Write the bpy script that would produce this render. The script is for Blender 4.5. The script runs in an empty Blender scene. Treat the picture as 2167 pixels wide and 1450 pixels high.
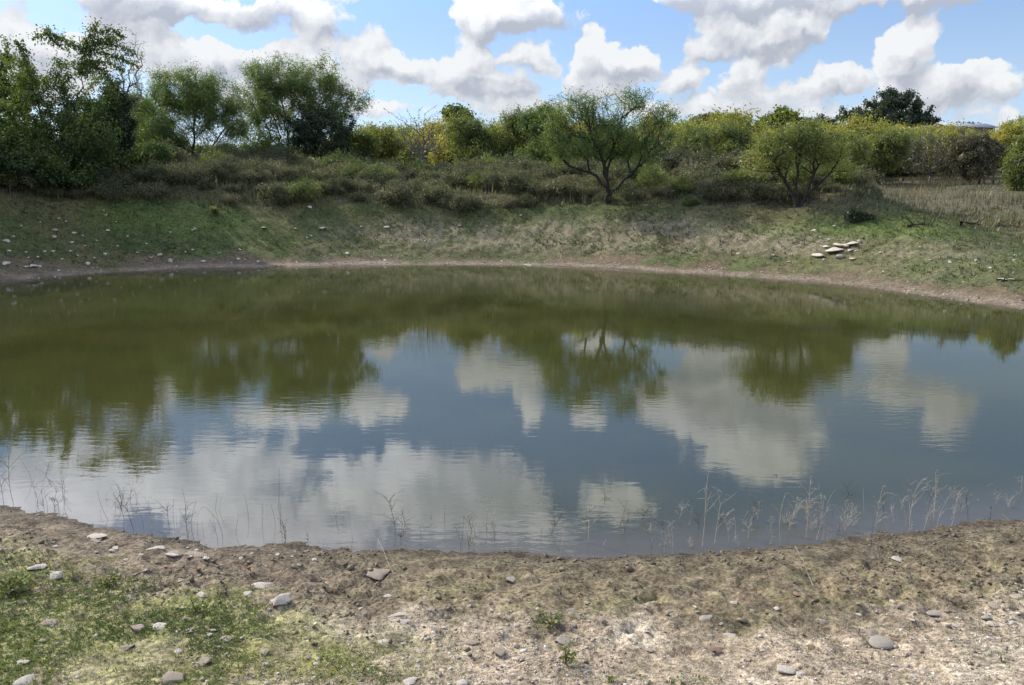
import bpy, math, random
import numpy as np
from mathutils import Vector

# ------------------------------------------------------------------ camera, sky, sun, exposure
S = bpy.context.scene
COL = S.collection
H = 2.2                       # eye above the water
PITCH = math.radians(10.4)
F = 1650.0                    # focal length in photo pixels
CX, CY = 1083.5, 725.0

cam_d = bpy.data.cameras.new('camera'); cam = bpy.data.objects.new('camera', cam_d)
COL.objects.link(cam); S.camera = cam
cam_d.sensor_width = 36; cam_d.lens = F / 2167 * 36
cam_d.clip_start = 0.05; cam_d.clip_end = 5000
cam.location = (0, 0, H); cam.rotation_euler = (math.pi/2 - PITCH, 0, 0)

SUN_AZ, SUN_EL = math.radians(-54), math.radians(36)
sd = Vector((math.sin(SUN_AZ)*math.cos(SUN_EL), math.cos(SUN_AZ)*math.cos(SUN_EL), math.sin(SUN_EL)))
sun_d = bpy.data.lights.new('sun', 'SUN'); sun = bpy.data.objects.new('sun', sun_d)
sun_d.energy = 4.9; sun_d.angle = math.radians(0.6); sun_d.color = (1, .95, .87)
sun.rotation_euler = sd.to_track_quat('Z', 'Y').to_euler(); COL.objects.link(sun)

S.view_settings.view_transform = 'Standard'; S.view_settings.look = 'None'
S.view_settings.exposure = 0.15; S.view_settings.gamma = 1
S.render.engine = 'CYCLES'
S.cycles.max_bounces = 6; S.cycles.diffuse_bounces = 2; S.cycles.glossy_bounces = 2
S.cycles.transmission_bounces = 3; S.cycles.transparent_max_bounces = 6
S.cycles.use_denoising = True

def raydir(px, py):
    """photo pixel -> unit world direction"""
    x = (px-CX)/F; v = -(py-CY)/F
    c, s = math.cos(PITCH), math.sin(PITCH)
    d = np.array([x, c + v*s, -s + v*c])
    return d/np.linalg.norm(d)

def proj(x, y, z):
    c, s = math.cos(PITCH), math.sin(PITCH)
    dz = z-H
    dep = y*c - dz*s; up = y*s + dz*c
    dep = np.where(dep > .05, dep, .05)
    return CX + F*x/dep, CY - F*up/dep

# ---- world: Nishita sky with cumulus clouds placed by direction (azimuth, elevation in degrees)
W = bpy.data.worlds.new('World'); S.world = W; W.use_nodes = True
nt = W.node_tree; nt.nodes.clear()
class NB:
    def __init__(s, nt): s.nt = nt
    def n(s, t, **kw):
        o = s.nt.nodes.new(t)
        for k, v in kw.items(): setattr(o, k, v)
        return o
    def l(s, a, b): s.nt.links.new(a, b)
    def setin(s, sock, v):
        if hasattr(v, 'links') or isinstance(v, bpy.types.NodeSocket): s.l(v, sock)
        else: sock.default_value = v
    def m(s, op, a, b=0.0, c=0.0, clamp=False):
        o = s.n('ShaderNodeMath', operation=op); o.use_clamp = clamp
        s.setin(o.inputs[0], a)
        if op not in ('SINE', 'ARCSINE', 'ABSOLUTE', 'SQRT'): s.setin(o.inputs[1], b)
        if op in ('MULTIPLY_ADD',): s.setin(o.inputs[2], c)
        return o.outputs[0]
    def vm(s, op, a, b=(0, 0, 0)):
        o = s.n('ShaderNodeVectorMath', operation=op); s.setin(o.inputs[0], a); s.setin(o.inputs[1], b)
        return o.outputs[0]
    def ss(s, v, a, b):
        o = s.n('ShaderNodeMapRange', interpolation_type='SMOOTHSTEP')
        s.setin(o.inputs['Value'], v); o.inputs['From Min'].default_value = a; o.inputs['From Max'].default_value = b
        return o.outputs[0]
    def noise(s, vec, scale, detail=4, rough=.5, dist=0., dims='3D'):
        o = s.n('ShaderNodeTexNoise'); o.noise_dimensions = dims
        if vec is not None: s.l(vec, o.inputs['Vector'])
        o.inputs['Scale'].default_value = scale; o.inputs['Detail'].default_value = detail
        o.inputs['Roughness'].default_value = rough; o.inputs['Distortion'].default_value = dist
        return o
    def mix(s, f, a, b, mode='MIX'):
        o = s.n('ShaderNodeMix', data_type='RGBA', blend_type=mode)
        s.setin(o.inputs[0], f); s.setin(o.inputs[6], a); s.setin(o.inputs[7], b)
        return o.outputs[2]
w = NB(nt)
out = w.n('ShaderNodeOutputWorld'); bg = w.n('ShaderNodeBackground'); bg.inputs[1].default_value = 0.092
w.l(bg.outputs[0], out.inputs[0])
sky = w.n('ShaderNodeTexSky', sky_type='NISHITA'); sky.sun_disc = False
sky.sun_elevation = SUN_EL; sky.sun_rotation = SUN_AZ % (2*math.pi); sky.altitude = 300
sky.air_density = 1.0; sky.dust_density = 0.5; sky.ozone_density = 2.2
tc = w.n('ShaderNodeTexCoord'); sep = w.n('ShaderNodeSeparateXYZ'); w.l(tc.outputs['Generated'], sep.inputs[0])
az = w.m('MULTIPLY', w.m('ARCTAN2', sep.outputs[0], sep.outputs[1]), 57.29578)
el = w.m('MULTIPLY', w.m('ARCSINE', sep.outputs[2]), 57.29578)
comb = w.n('ShaderNodeCombineXYZ'); w.l(az, comb.inputs[0]); w.l(el, comb.inputs[1])
P = comb.outputs[0]
wn = w.noise(P, .22, 3, .6, dims='2D')                       # domain warp
warp = w.vm('MULTIPLY', w.vm('SUBTRACT', wn.outputs['Color'], (.5, .5, .5)), (4.2, 2.6, 0))
wn2 = w.noise(P, 1.1, 4, .62, dims='2D')
warp2 = w.vm('MULTIPLY', w.vm('SUBTRACT', wn2.outputs['Color'], (.5, .5, .5)), (1.0, .8, 0))
PW = w.vm('ADD', w.vm('ADD', P, warp), warp2)
def sky_pt(px, py, refl=False):
    d = raydir(px, py)
    if refl: d = d*np.array([1, 1, -1])
    return math.degrees(math.atan2(d[0], d[1])), math.degrees(math.asin(d[2]))
def blobs(lst, vec):
    """adds the blob field to the z of the vector (x, y stay azimuth, elevation)"""
    A = vec
    for b in lst:
        px, py, rx, ry, s_, rf = b
        a, e = sky_pt(px, py, rf); k = 57.3/F
        sx_, sy_ = 1/(rx*k*1.0), 1/(ry*k*1.0)
        u = w.n('ShaderNodeVectorMath', operation='MULTIPLY_ADD'); w.l(A, u.inputs[0])
        u.inputs[1].default_value = (sx_, sy_, 0); u.inputs[2].default_value = (-a*sx_, -e*sy_, 0)
        g = w.n('ShaderNodeTexGradient', gradient_type='SPHERICAL'); w.l(u.outputs[0], g.inputs[0])
        q = w.n('ShaderNodeVectorMath', operation='MULTIPLY_ADD'); w.l(g.outputs[1], q.inputs[0])
        q.inputs[1].default_value = (0, 0, s_); w.l(A, q.inputs[2]); A = q.outputs[0]
    return A
def zof(v):
    q = w.n('ShaderNodeSeparateXYZ'); w.l(v, q.inputs[0]); return q.outputs[2]
R_, L_ = True, False
CLOUDS = [
 (35,90,75,70,1,L_),(110,85,70,45,1,L_),(180,130,70,60,.9,L_),(60,170,110,60,.9,L_),
 (310,15,170,45,1,L_),(230,60,70,50,.8,L_),(340,105,110,60,.8,L_),(430,140,120,55,.9,L_),
 (590,25,165,42,1,L_),(680,50,60,55,.8,L_),(560,135,130,50,1,L_),(650,120,70,55,.8,L_),
 (775,115,75,55,1,L_),(855,140,80,38,1,L_),(700,175,160,40,.8,L_),
 (1090,25,155,55,1.3,L_),(1005,60,70,50,.5,L_),
 (1000,130,75,55,1,L_),(950,160,55,50,.9,L_),(1110,125,60,40,.9,L_),(1040,190,130,42,.9,L_),
 (1245,95,45,45,1,L_),(1285,125,80,50,1,L_),(1355,135,60,42,1,L_),(1210,160,70,45,.8,L_),(1300,185,130,40,.8,L_),
 (1540,55,110,45,1.1,L_),(1700,50,95,42,1.1,L_),(1480,105,55,32,1,L_),(1620,90,130,45,.9,L_),
 (1455,170,55,42,1.1,L_),(1595,150,75,38,1.1,L_),(1760,175,55,42,1.1,L_),(1640,200,160,40,.8,L_),
 (1915,85,75,58,1.4,L_),(1890,140,75,48,1,L_),(2035,150,60,34,1,L_),(1970,190,150,48,.9,L_),(2110,190,80,45,.8,L_),
 (800,235,160,28,.6,L_),(1100,230,200,28,.7,L_),(1400,235,200,30,.7,L_),(1700,245,200,28,.6,L_),(2140,270,60,25,.8,L_),(500,220,200,50,.6,L_),(2000,250,160,22,.4,L_),
 (1560,-5,170,30,1,L_),(1910,-8,190,30,1,L_),
 (790,850,95,58,1,R_),(610,880,120,38,.9,R_),(280,855,80,60,.9,R_),(420,800,90,60,.7,R_),(90,860,90,60,.7,R_),
 (1110,860,28,55,1,R_),(1010,775,80,40,.7,R_),(1235,880,48,42,1,R_),
 (1550,850,215,100,1.2,R_),(1590,950,165,80,1,R_),(1420,870,90,60,.5,R_),
 (1960,835,115,42,.6,R_),(2015,890,50,45,.7,R_),
 (450,1010,310,95,1,R_),(130,1020,200,110,1,R_),(820,1010,150,85,.9,R_),(1010,1050,190,110,1.1,R_),(600,1130,400,90,.8,R_),
 (120,25,60,40,-1,L_),(425,62,50,24,-.7,L_),(525,95,50,22,-.6,L_),(865,75,75,42,-.8,L_),(1345,55,85,50,-.8,L_),(1825,80,45,60,-.8,L_),(2085,60,90,60,-.8,L_),(825,205,60,16,-.5,L_),
 (700,945,95,34,-.9,R_),(900,770,70,55,-.7,R_),(1300,965,90,34,-.8,R_),(1180,800,45,40,-.5,R_),(1800,770,40,60,-.5,R_),
 (1310,1060,110,60,.8,R_),(1180,1120,120,50,.7,R_),
]
GREYS = [
 (310,22,150,30,1.3,L_),(250,50,60,25,.4,L_),(330,110,90,30,.5,L_),
 (575,38,110,28,1.3,L_),(520,20,60,20,.5,L_),(830,150,85,22,.9,L_),(700,185,150,30,.5,L_),(560,165,120,22,.4,L_),
 (1130,48,120,38,1.3,L_),(1060,75,90,25,.6,L_),(1050,190,120,25,1.2,L_),(1110,140,55,16,.7,L_),(980,175,60,20,.3,L_),
 (1330,155,95,22,.8,L_),(1220,175,80,20,.4,L_),
 (1710,100,110,34,1.5,L_),(1590,110,110,26,.7,L_),(1470,120,60,14,.5,L_),(1640,205,140,24,.5,L_),(1470,205,70,16,.6,L_),
 (1990,158,120,22,.9,L_),(1950,205,150,28,.7,L_),(1900,165,60,20,.3,L_),
 (1560,2,180,22,1.6,L_),(1910,0,190,24,1.6,L_),(60,140,110,40,.5,L_),
 (1250,235,260,22,.5,L_),(1650,240,240,22,.5,L_),
 (1600,850,190,80,2.2,R_),(1480,800,120,50,.9,R_),(600,1000,130,75,1.6,R_),(1010,1040,180,85,2.6,R_),(360,1010,150,60,.7,R_),
 (100,1010,120,60,.5,R_),(700,1110,350,60,.6,R_),(1960,835,110,30,.7,R_),(1290,1080,80,40,.4,R_),
]
PW0 = w.vm('MULTIPLY', PW, (1, 1, 0)); V1 = blobs(CLOUDS, PW0); D0 = zof(V1)
V2 = blobs(CLOUDS, w.vm('ADD', w.vm('MULTIPLY', V1, (1, 1, 0)), (-.3, .75, 0))); D2 = zof(V2)   # the same clouds a little nearer the sun
GR = zof(blobs(GREYS, w.vm('ADD', w.vm('MULTIPLY', V2, (1, 1, 0)), (.3, -.75, 0))))
def billow(vec, scale, det, rough):
    v = w.n('ShaderNodeTexVoronoi', voronoi_dimensions='2D', feature='SMOOTH_F1'); w.l(vec, v.inputs['Vector'])
    v.inputs['Scale'].default_value = scale; v.inputs['Detail'].default_value = det; v.inputs['Roughness'].default_value = rough
    v.inputs['Smoothness'].default_value = .35; v.normalize = True
    return w.m('SUBTRACT', 1., v.outputs['Distance'])
puff = billow(PW, .66, 4, .54); puff2 = billow(w.vm('ADD', PW, (-.22, .34, 0)), .66, 4, .54)
puffl = w.noise(P, .35, 4, .5, .1, dims='2D').outputs[0]
puffl2 = w.noise(w.vm('ADD', P, (-.7, .9, 0)), .35, 4, .5, .1, dims='2D').outputs[0]
# the rest of the sky: the same kind of broken cumulus
zz = w.m('MAXIMUM', w.m('ADD', sep.outputs[2], .16), .1)
dv = w.n('ShaderNodeCombineXYZ'); w.l(w.m('DIVIDE', sep.outputs[0], zz), dv.inputs[0]); w.l(w.m('DIVIDE', sep.outputs[1], zz), dv.inputs[1])
gn = w.noise(dv.outputs[0], 1.25, 6, .56, .2).outputs[0]
gcl = w.ss(gn, .45, .62)
outside = w.m('MAXIMUM', w.ss(el, 23, 28), w.ss(w.m('ABSOLUTE', az), 36, 44))
Dn = w.m('MULTIPLY_ADD', w.m('SUBTRACT', puff, .62), .85, D0)
Dn = w.m('ADD', Dn, w.m('MULTIPLY', w.m('SUBTRACT', puffl, .5), .5))
soft = w.ss(GR, .1, .7)                                        # grey bases have softer edges
alpha_in = w.mix(soft, w.ss(Dn, .22, .50), w.ss(Dn, .13, .66))
alpha_in = w.m('MULTIPLY', alpha_in, w.ss(D0, .03, .12))
alpha = w.m('ADD', w.m('MULTIPLY', alpha_in, w.m('SUBTRACT', 1., outside)), w.m('MULTIPLY', gcl, outside), clamp=True)
relief = w.m('ADD', w.m('MULTIPLY', w.m('SUBTRACT', puff, puff2), .85), w.m('MULTIPLY', w.m('SUBTRACT', puffl, puffl2), 1.3))
hrel = w.m('SUBTRACT', D0, D2)                                 # lit where the cloud thins towards the sun
greyn = w.m('MULTIPLY_ADD', w.m('SUBTRACT', puffl, .5), .5, w.m('MAXIMUM', w.m('MULTIPLY', GR, 1.3), w.m('MULTIPLY', outside, w.ss(gn, .57, .72))))
lit = w.m('MULTIPLY_ADD', hrel, .8, w.m('SUBTRACT', .67, w.m('MULTIPLY', w.ss(greyn, -.05, 1.), .50)))
lit = w.m('ADD', lit, w.m('MULTIPLY', relief, .9), clamp=True)
ccol = w.mix(lit, (4.7, 5.0, 5.7, 1), (9.1, 9.2, 9.3, 1))
sdot = w.n('ShaderNodeVectorMath', operation='DOT_PRODUCT'); w.l(tc.outputs['Generated'], sdot.inputs[0]); sdot.inputs[1].default_value = tuple(sd)
glow = w.m('MULTIPLY_ADD', w.m('MULTIPLY', w.ss(sdot.outputs['Value'], .35, .92), w.ss(el, 11, 20)), 1.1, 1.)
glow = w.m('MULTIPLY', glow, w.m('MULTIPLY_ADD', w.ss(el, 11, 19), 1.15, 1.))
glc = w.n('ShaderNodeCombineXYZ'); [w.l(glow, glc.inputs[i_]) for i_ in range(2)]; w.l(w.m('MULTIPLY_ADD', glow, 1.14, -.14), glc.inputs[2])
ccol = w.mix(1., ccol, glc.outputs[0], 'MULTIPLY')   # clouds nearer the sun are brighter
skyc = w.mix(1.0, sky.outputs[0], (1.3, 1.38, 1.55, 1), 'MULTIPLY')
alpha = w.m('MULTIPLY', alpha, w.m('MULTIPLY_ADD', w.ss(el, 0, 7), .45, .5))   # thin towards the horizon
skyc = w.mix(1., skyc, w.mix(w.ss(el, 10, 22), (1, 1, 1, 1), (1.2, 1.5, 1.95, 1)), 'MULTIPLY')
skyc = w.mix(w.m('SUBTRACT', .55, w.m('MULTIPLY', w.ss(el, 0, 15), .42)), skyc, (6.2, 7.6, 9.6, 1))   # thin milky air low down
fin = w.mix(alpha, skyc, ccol)
w.l(fin, bg.inputs[0])
W.cycles.sampling_method = 'MANUAL'; W.cycles.sample_map_resolution = 512

# ------------------------------------------------------------------ numeric helpers
rng = np.random.default_rng(7); random.seed(7)
def _hash(ix, iy, seed):
    n = (ix*374761393 + iy*668265263 + seed*1274126177) & 0xffffffff
    n = ((n ^ (n >> 13))*1274126177) & 0xffffffff
    n = n ^ (n >> 16)
    return (n & 0xffff)/65535.0
def vnoise(x, y, seed=0):
    x = np.asarray(x, float); y = np.asarray(y, float)
    xi = np.floor(x).astype(np.int64); yi = np.floor(y).astype(np.int64)
    fx = x-xi; fy = y-yi; fx = fx*fx*(3-2*fx); fy = fy*fy*(3-2*fy)
    a = _hash(xi, yi, seed); b = _hash(xi+1, yi, seed); c = _hash(xi, yi+1, seed); d = _hash(xi+1, yi+1, seed)
    return (a*(1-fx)+b*fx)*(1-fy) + (c*(1-fx)+d*fx)*fy - .5
def fbm(x, y, sc, oc=3, seed=0, gain=.5):
    t = 0; a = 1.
    for i in range(oc):
        t = t + a*vnoise(np.asarray(x)*sc + 17.3*i, np.asarray(y)*sc - 9.1*i, seed+i); sc *= 2.03; a *= gain
    return t
def sstep(v, a, b):
    t = np.clip((v-a)/(b-a), 0, 1); return t*t*(3-2*t)

# ------------------------------------------------------------------ pond outline and terrain
def onwater(px, py):
    d = raydir(px, py); t = H/-d[2]; return (d[0]*t, d[1]*t)
near_px = [(0,1066),(100,1082),(200,1105),(330,1130),(450,1147),(640,1156),(820,1164),(1000,1171),(1150,1177),(1300,1177),(1440,1172),(1560,1165),(1700,1152),(1830,1140),(1960,1126),(2080,1108),(2167,1100)]
far_px = [(2167,657),(2060,641),(1960,627),(1860,613),(1750,601),(1640,592),(1500,582),(1400,577),(1300,571),(1180,565),(1083,562),(950,561),(800,562),(650,565),(500,568),(380,571),(280,575),(180,581),(90,589),(0,597)]
pts = [onwater(*p) for p in near_px] + [(5.6,5.6),(8.2,6.6),(10.6,8.6),(11.9,11.2),(11.6,13.6)] + [onwater(*p) for p in far_px] + [(-15.8,18.6),(-17.2,15.5),(-16.2,12.),(-12.5,9.),(-8.5,7.),(-5.2,6.1)]
POLY = np.array(pts)
def sdf(x, y):
    x = np.asarray(x, float); y = np.asarray(y, float)
    shp = x.shape; x = x.ravel(); y = y.ravel()
    best = np.full(x.shape, 1e18); ins = np.zeros(x.shape, bool)
    n = len(POLY)
    for i in range(n):
        ax, ay = POLY[i]; bx, by = POLY[(i+1) % n]
        ex, ey = bx-ax, by-ay
        t = np.clip(((x-ax)*ex + (y-ay)*ey)/(ex*ex+ey*ey), 0, 1)
        dx = x-ax-t*ex; dy = y-ay-t*ey
        best = np.minimum(best, dx*dx+dy*dy)
        c = ((ay > y) != (by > y))
        if ey != 0: ins ^= c & (x < ex*(y-ay)/ey + ax)
    d = np.sqrt(best); d[ins] *= -1
    return d.reshape(shp)
def pline(d, xs, ys): return np.interp(d, xs, ys)
def height(x, y, d=None, detail=True):
    x = np.asarray(x, float); y = np.asarray(y, float)
    if d is None: d = sdf(x, y)
    nearw = 1-sstep(y, 7.5, 11.5)
    d_ = d + (fbm(x, y, .7, 3, 3)*.35*(1-nearw) + fbm(x, y, 2.2, 3, 5)*.12*nearw)
    zn = pline(d_, [-6, -1.5, 0, .25, 1.2, 4.5, 12, 60, 900], [-.6, -.28, 0, .035, .14, .55, 1.0, 2., 8.])
    zA = pline(d_, [-8, -2, 0, 1.0, 2.5, 4.3, 5.8, 8., 11, 15, 22, 75, 130, 220, 900], [-1.2, -.5, 0, .13, .75, 1.85, 2.4, 2.85, 3.25, 3.45, 3.6, 7.0, 11.3, 14.5, 20])
    zB = pline(d_, [-8, -2, 0, 1.0, 3.0, 5.5, 8, 12, 20, 30, 75, 130, 220, 900], [-1.2, -.4, 0, .14, .5, .98, 1.35, 1.75, 2.4, 3.1, 6.8, 11.4, 15., 21])
    wB = sstep(x - .12*(y-20), 10.2, 14.)
    zf = zA*(1-wB) + zB*wB
    # the mound beyond the inlet at the right, and the little inlet itself
    zf = zf + .35*np.exp(-(((x-15.5)/3.2)**2 + ((y-22.5)/2.2)**2)) - .30*np.exp(-(((x-13.2)/1.3)**2 + ((y-26.)/1.6)**2))
    # left part of the bank bulges
    zf = zf + .35*sstep(-x, 8, 15)*sstep(d, 2.5, 6)
    z = zn*nearw + zf*(1-nearw)
    # the hill far to the right
    z = z + 1.2*np.exp(-(((x-60)/60)**2 + ((y-190)/60)**2))
    if detail:
        o = sstep(d, .15, 1.5)
        z = z + fbm(x, y, .5, 3, 11)*.22*sstep(d, 1., 5.)*(1-nearw)
        fm = (1-nearw)*sstep(d, 0, 2)
        z = z + fbm(x, y, 3., 3, 21)*.07*fm
        mud = (1-sstep(d, .9, 1.9))*sstep(d, .02, .4)
        z = z + nearw*(fbm(x, y, 1.4, 3, 31)*.045*o + mud*(np.abs(fbm(x, y, 6.5, 3, 41, .6))*-.075 + .022) + fbm(x, y, 19, 2, 51)*(.010+.016*mud))
    return z
def hz(x, y): return float(height(np.array([x]), np.array([y]))[0])
def ground(px, py, far=None):
    """point of the terrain seen at a photo pixel"""
    d = raydir(px, py)
    ts = np.linspace(1.2, 12, 500) if py > 1000 else np.concatenate([np.linspace(12, 45, 700), np.linspace(45, 260, 500)])
    zz_ = height(d[0]*ts, d[1]*ts)
    hit = np.where(H + d[2]*ts <= np.maximum(zz_, 0) if py > 1000 else (H + d[2]*ts <= zz_))[0]
    t = ts[hit[0]] if len(hit) else (ts[-1] if far is None else far)
    return np.array([d[0]*t, d[1]*t, float(zz_[hit[0]]) if len(hit) else H + d[2]*t])

# ------------------------------------------------------------------ mesh / object helpers
def mesh_np(name, V, faces=None, quads=None, tris=None, mat=None, smooth=False, tint=None, tintdom='FACE'):
    me = bpy.data.meshes.new(name)
    V = np.asarray(V, np.float32).reshape(-1, 3)
    loops = []; starts = []; tot = 0; nf = 0
    arrs = []
    if quads is not None and len(quads): arrs.append(np.asarray(quads, np.int32).reshape(-1, 4))
    if tris is not None and len(tris): arrs.append(np.asarray(tris, np.int32).reshape(-1, 3))
    for a in arrs:
        k = a.shape[1]; loops.append(a.ravel()); starts.append(tot + np.arange(len(a))*k); tot += a.size; nf += len(a)
    loops = np.concatenate(loops); starts = np.concatenate(starts)
    me.vertices.add(len(V)); me.vertices.foreach_set('co', V.ravel())
    me.loops.add(len(loops)); me.loops.foreach_set('vertex_index', loops.astype(np.int32))
    me.polygons.add(nf); me.polygons.foreach_set('loop_start', starts.astype(np.int32))
    if smooth: me.polygons.foreach_set('use_smooth', np.ones(nf, bool))
    me.update(calc_edges=True)
    if tint is not None:
        at = me.attributes.new('tint', 'FLOAT', tintdom); at.data.foreach_set('value', np.asarray(tint, np.float32))
    if mat: me.materials.append(mat)
    return me
def link(name, me, parent=None, loc=None, **props):
    o = bpy.data.objects.new(name, me); COL.objects.link(o)
    if parent is not None: o.parent = parent
    if loc is not None: o.location = tuple(float(v) for v in loc)
    for k, v in props.items():
        if v is not None: o[k] = v
    return o
def thing(name, label, cat, loc, group=None):
    o = link(name, None, None, loc, label=label, category=cat, group=group); o.empty_display_size = .2
    return o
def copy_thing(src, loc, rz=0, sc=(1, 1, 1), label=None, group=None):
    r = src.copy(); COL.objects.link(r); r.location = tuple(float(v) for v in loc)
    r.rotation_euler = (0, 0, rz); r.scale = sc
    if label: r['label'] = label
    if group: r['group'] = group
    for ch in src.children:
        c = ch.copy(); COL.objects.link(c); c.parent = r
    return r

# ------------------------------------------------------------------ materials
def newmat(name):
    m = bpy.data.materials.new(name); m.use_nodes = True; m.node_tree.nodes.clear()
    return m, NB(m.node_tree)
def leafmat(name, stops, transl=.35, rough=.6):
    """leaf colours by a per-leaf tint; part of the light goes through the leaf"""
    m, b = newmat(name)
    o = b.n('ShaderNodeOutputMaterial'); at = b.n('ShaderNodeAttribute', attribute_name='tint')
    cr = b.n('ShaderNodeValToRGB'); b.l(at.outputs['Fac'], cr.inputs[0])
    e = cr.color_ramp.elements
    while len(e) < len(stops): e.new(.5)
    for i, (p, c) in enumerate(stops): e[i].position = p; e[i].color = (*c, 1)
    d = b.n('ShaderNodeBsdfDiffuse'); t = b.n('ShaderNodeBsdfTranslucent'); g = b.n('ShaderNodeBsdfGlossy')
    b.l(cr.outputs[0], d.inputs[0])
    b.l(b.mix(1., cr.outputs[0], (1.25, 1.3, .7, 1), 'MULTIPLY'), t.inputs[0])
    mx = b.n('ShaderNodeMixShader'); mx.inputs[0].default_value = transl; b.l(d.outputs[0], mx.inputs[1]); b.l(t.outputs[0], mx.inputs[2])
    g.inputs['Roughness'].default_value = .45; g.inputs['Color'].default_value = (.8, .8, .8, 1)
    mx2 = b.n('ShaderNodeMixShader'); mx2.inputs[0].default_value = .035; b.l(mx.outputs[0], mx2.inputs[1]); b.l(g.outputs[0], mx2.inputs[2])
    b.l(mx2.outputs[0], o.inputs[0])
    return m
def solidmat(name, ca, cb, scale=8., rough=.85, bump=.3, detail=5, bscale=None, dist=.02, coord='Object'):
    m, b = newmat(name)
    o = b.n('ShaderNodeOutputMaterial'); p = b.n('ShaderNodeBsdfPrincipled'); b.l(p.outputs[0], o.inputs[0])
    t = b.n('ShaderNodeTexCoord'); n1 = b.noise(t.outputs[coord], scale, detail, .6)
    b.l(b.mix(b.ss(n1.outputs[0], .35, .65), (*ca, 1), (*cb, 1)), p.inputs['Base Color'])
    p.inputs['Roughness'].default_value = rough; p.inputs['Specular IOR Level'].default_value = .25
    n2 = b.noise(t.outputs[coord], bscale or scale*4, 6, .6)
    bp = b.n('ShaderNodeBump'); bp.inputs['Strength'].default_value = bump; bp.inputs['Distance'].default_value = dist
    b.l(n2.outputs[0], bp.inputs['Height']); b.l(bp.outputs[0], p.inputs['Normal'])
    return m
MESQ = leafmat('mesquite_leaf', [(0, (.065, .10, .032)), (.45, (.115, .165, .045)), (1, (.21, .25, .07))], .42)
MESQ2 = leafmat('mesquite_leaf_yellowing', [(0, (.09, .115, .035)), (.5, (.17, .195, .05)), (1, (.32, .31, .075))], .42)
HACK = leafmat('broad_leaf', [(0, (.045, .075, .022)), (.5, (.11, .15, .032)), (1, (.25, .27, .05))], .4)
DARKL = leafmat('evergreen_leaf', [(0, (.025, .04, .02)), (.6, (.055, .075, .033)), (1, (.10, .125, .05))], .2)
OAKL = leafmat('oak_leaf', [(0, (.03, .045, .027)), (.6, (.06, .082, .045)), (1, (.12, .145, .075))], .2)
YELL = leafmat('yellow_leaf', [(0, (.16, .17, .035)), (.5, (.33, .30, .055)), (1, (.55, .44, .09))], .42)
OLIVE = leafmat('olive_shrub_leaf', [(0, (.055, .062, .028)), (.5, (.11, .112, .052)), (1, (.23, .205, .105))], .3)
BROWNL = leafmat('brown_twig_leaf', [(0, (.075, .068, .04)), (.5, (.145, .13, .07)), (1, (.27, .23, .12))], .25)
GRASSF = leafmat('short_grass', [(0, (.045, .085, .018)), (.5, (.09, .14, .028)), (1, (.26, .25, .09))], .35)
DRYG = leafmat('dry_grass', [(0, (.06, .065, .028)), (.5, (.125, .112, .055)), (1, (.28, .235, .13))], .35)
WEED = leafmat('weed_leaf', [(0, (.09, .12, .03)), (.5, (.165, .195, .055)), (1, (.33, .33, .11))], .35)
BARK = solidmat('bark', (.022, .017, .012), (.06, .048, .036), 14, .9, .6)
TWIG = solidmat('grey_twig', (.10, .085, .075), (.20, .17, .15), 20, .9, .3)
STRAW = solidmat('straw_stem', (.34, .28, .19), (.56, .49, .37), 30, .8, .2)
DARKSTEM = solidmat('dark_stem', (.05, .04, .025), (.12, .10, .06), 30, .8, .2)
ROCKW = solidmat('pale_limestone', (.44, .375, .28), (.66, .575, .44), 22, .9, .7, bscale=70, dist=.01)
ROCKT = solidmat('tan_stone', (.26, .20, .13), (.46, .38, .28), 24, .9, .7, bscale=80, dist=.01)
ROCKG = solidmat('grey_stone', (.23, .195, .145), (.40, .345, .26), 26, .85, .5, bscale=80, dist=.01)
ROCKR = solidmat('rusty_stone', (.20, .115, .075), (.36, .24, .16), 24, .9, .7, bscale=80, dist=.01)

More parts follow.
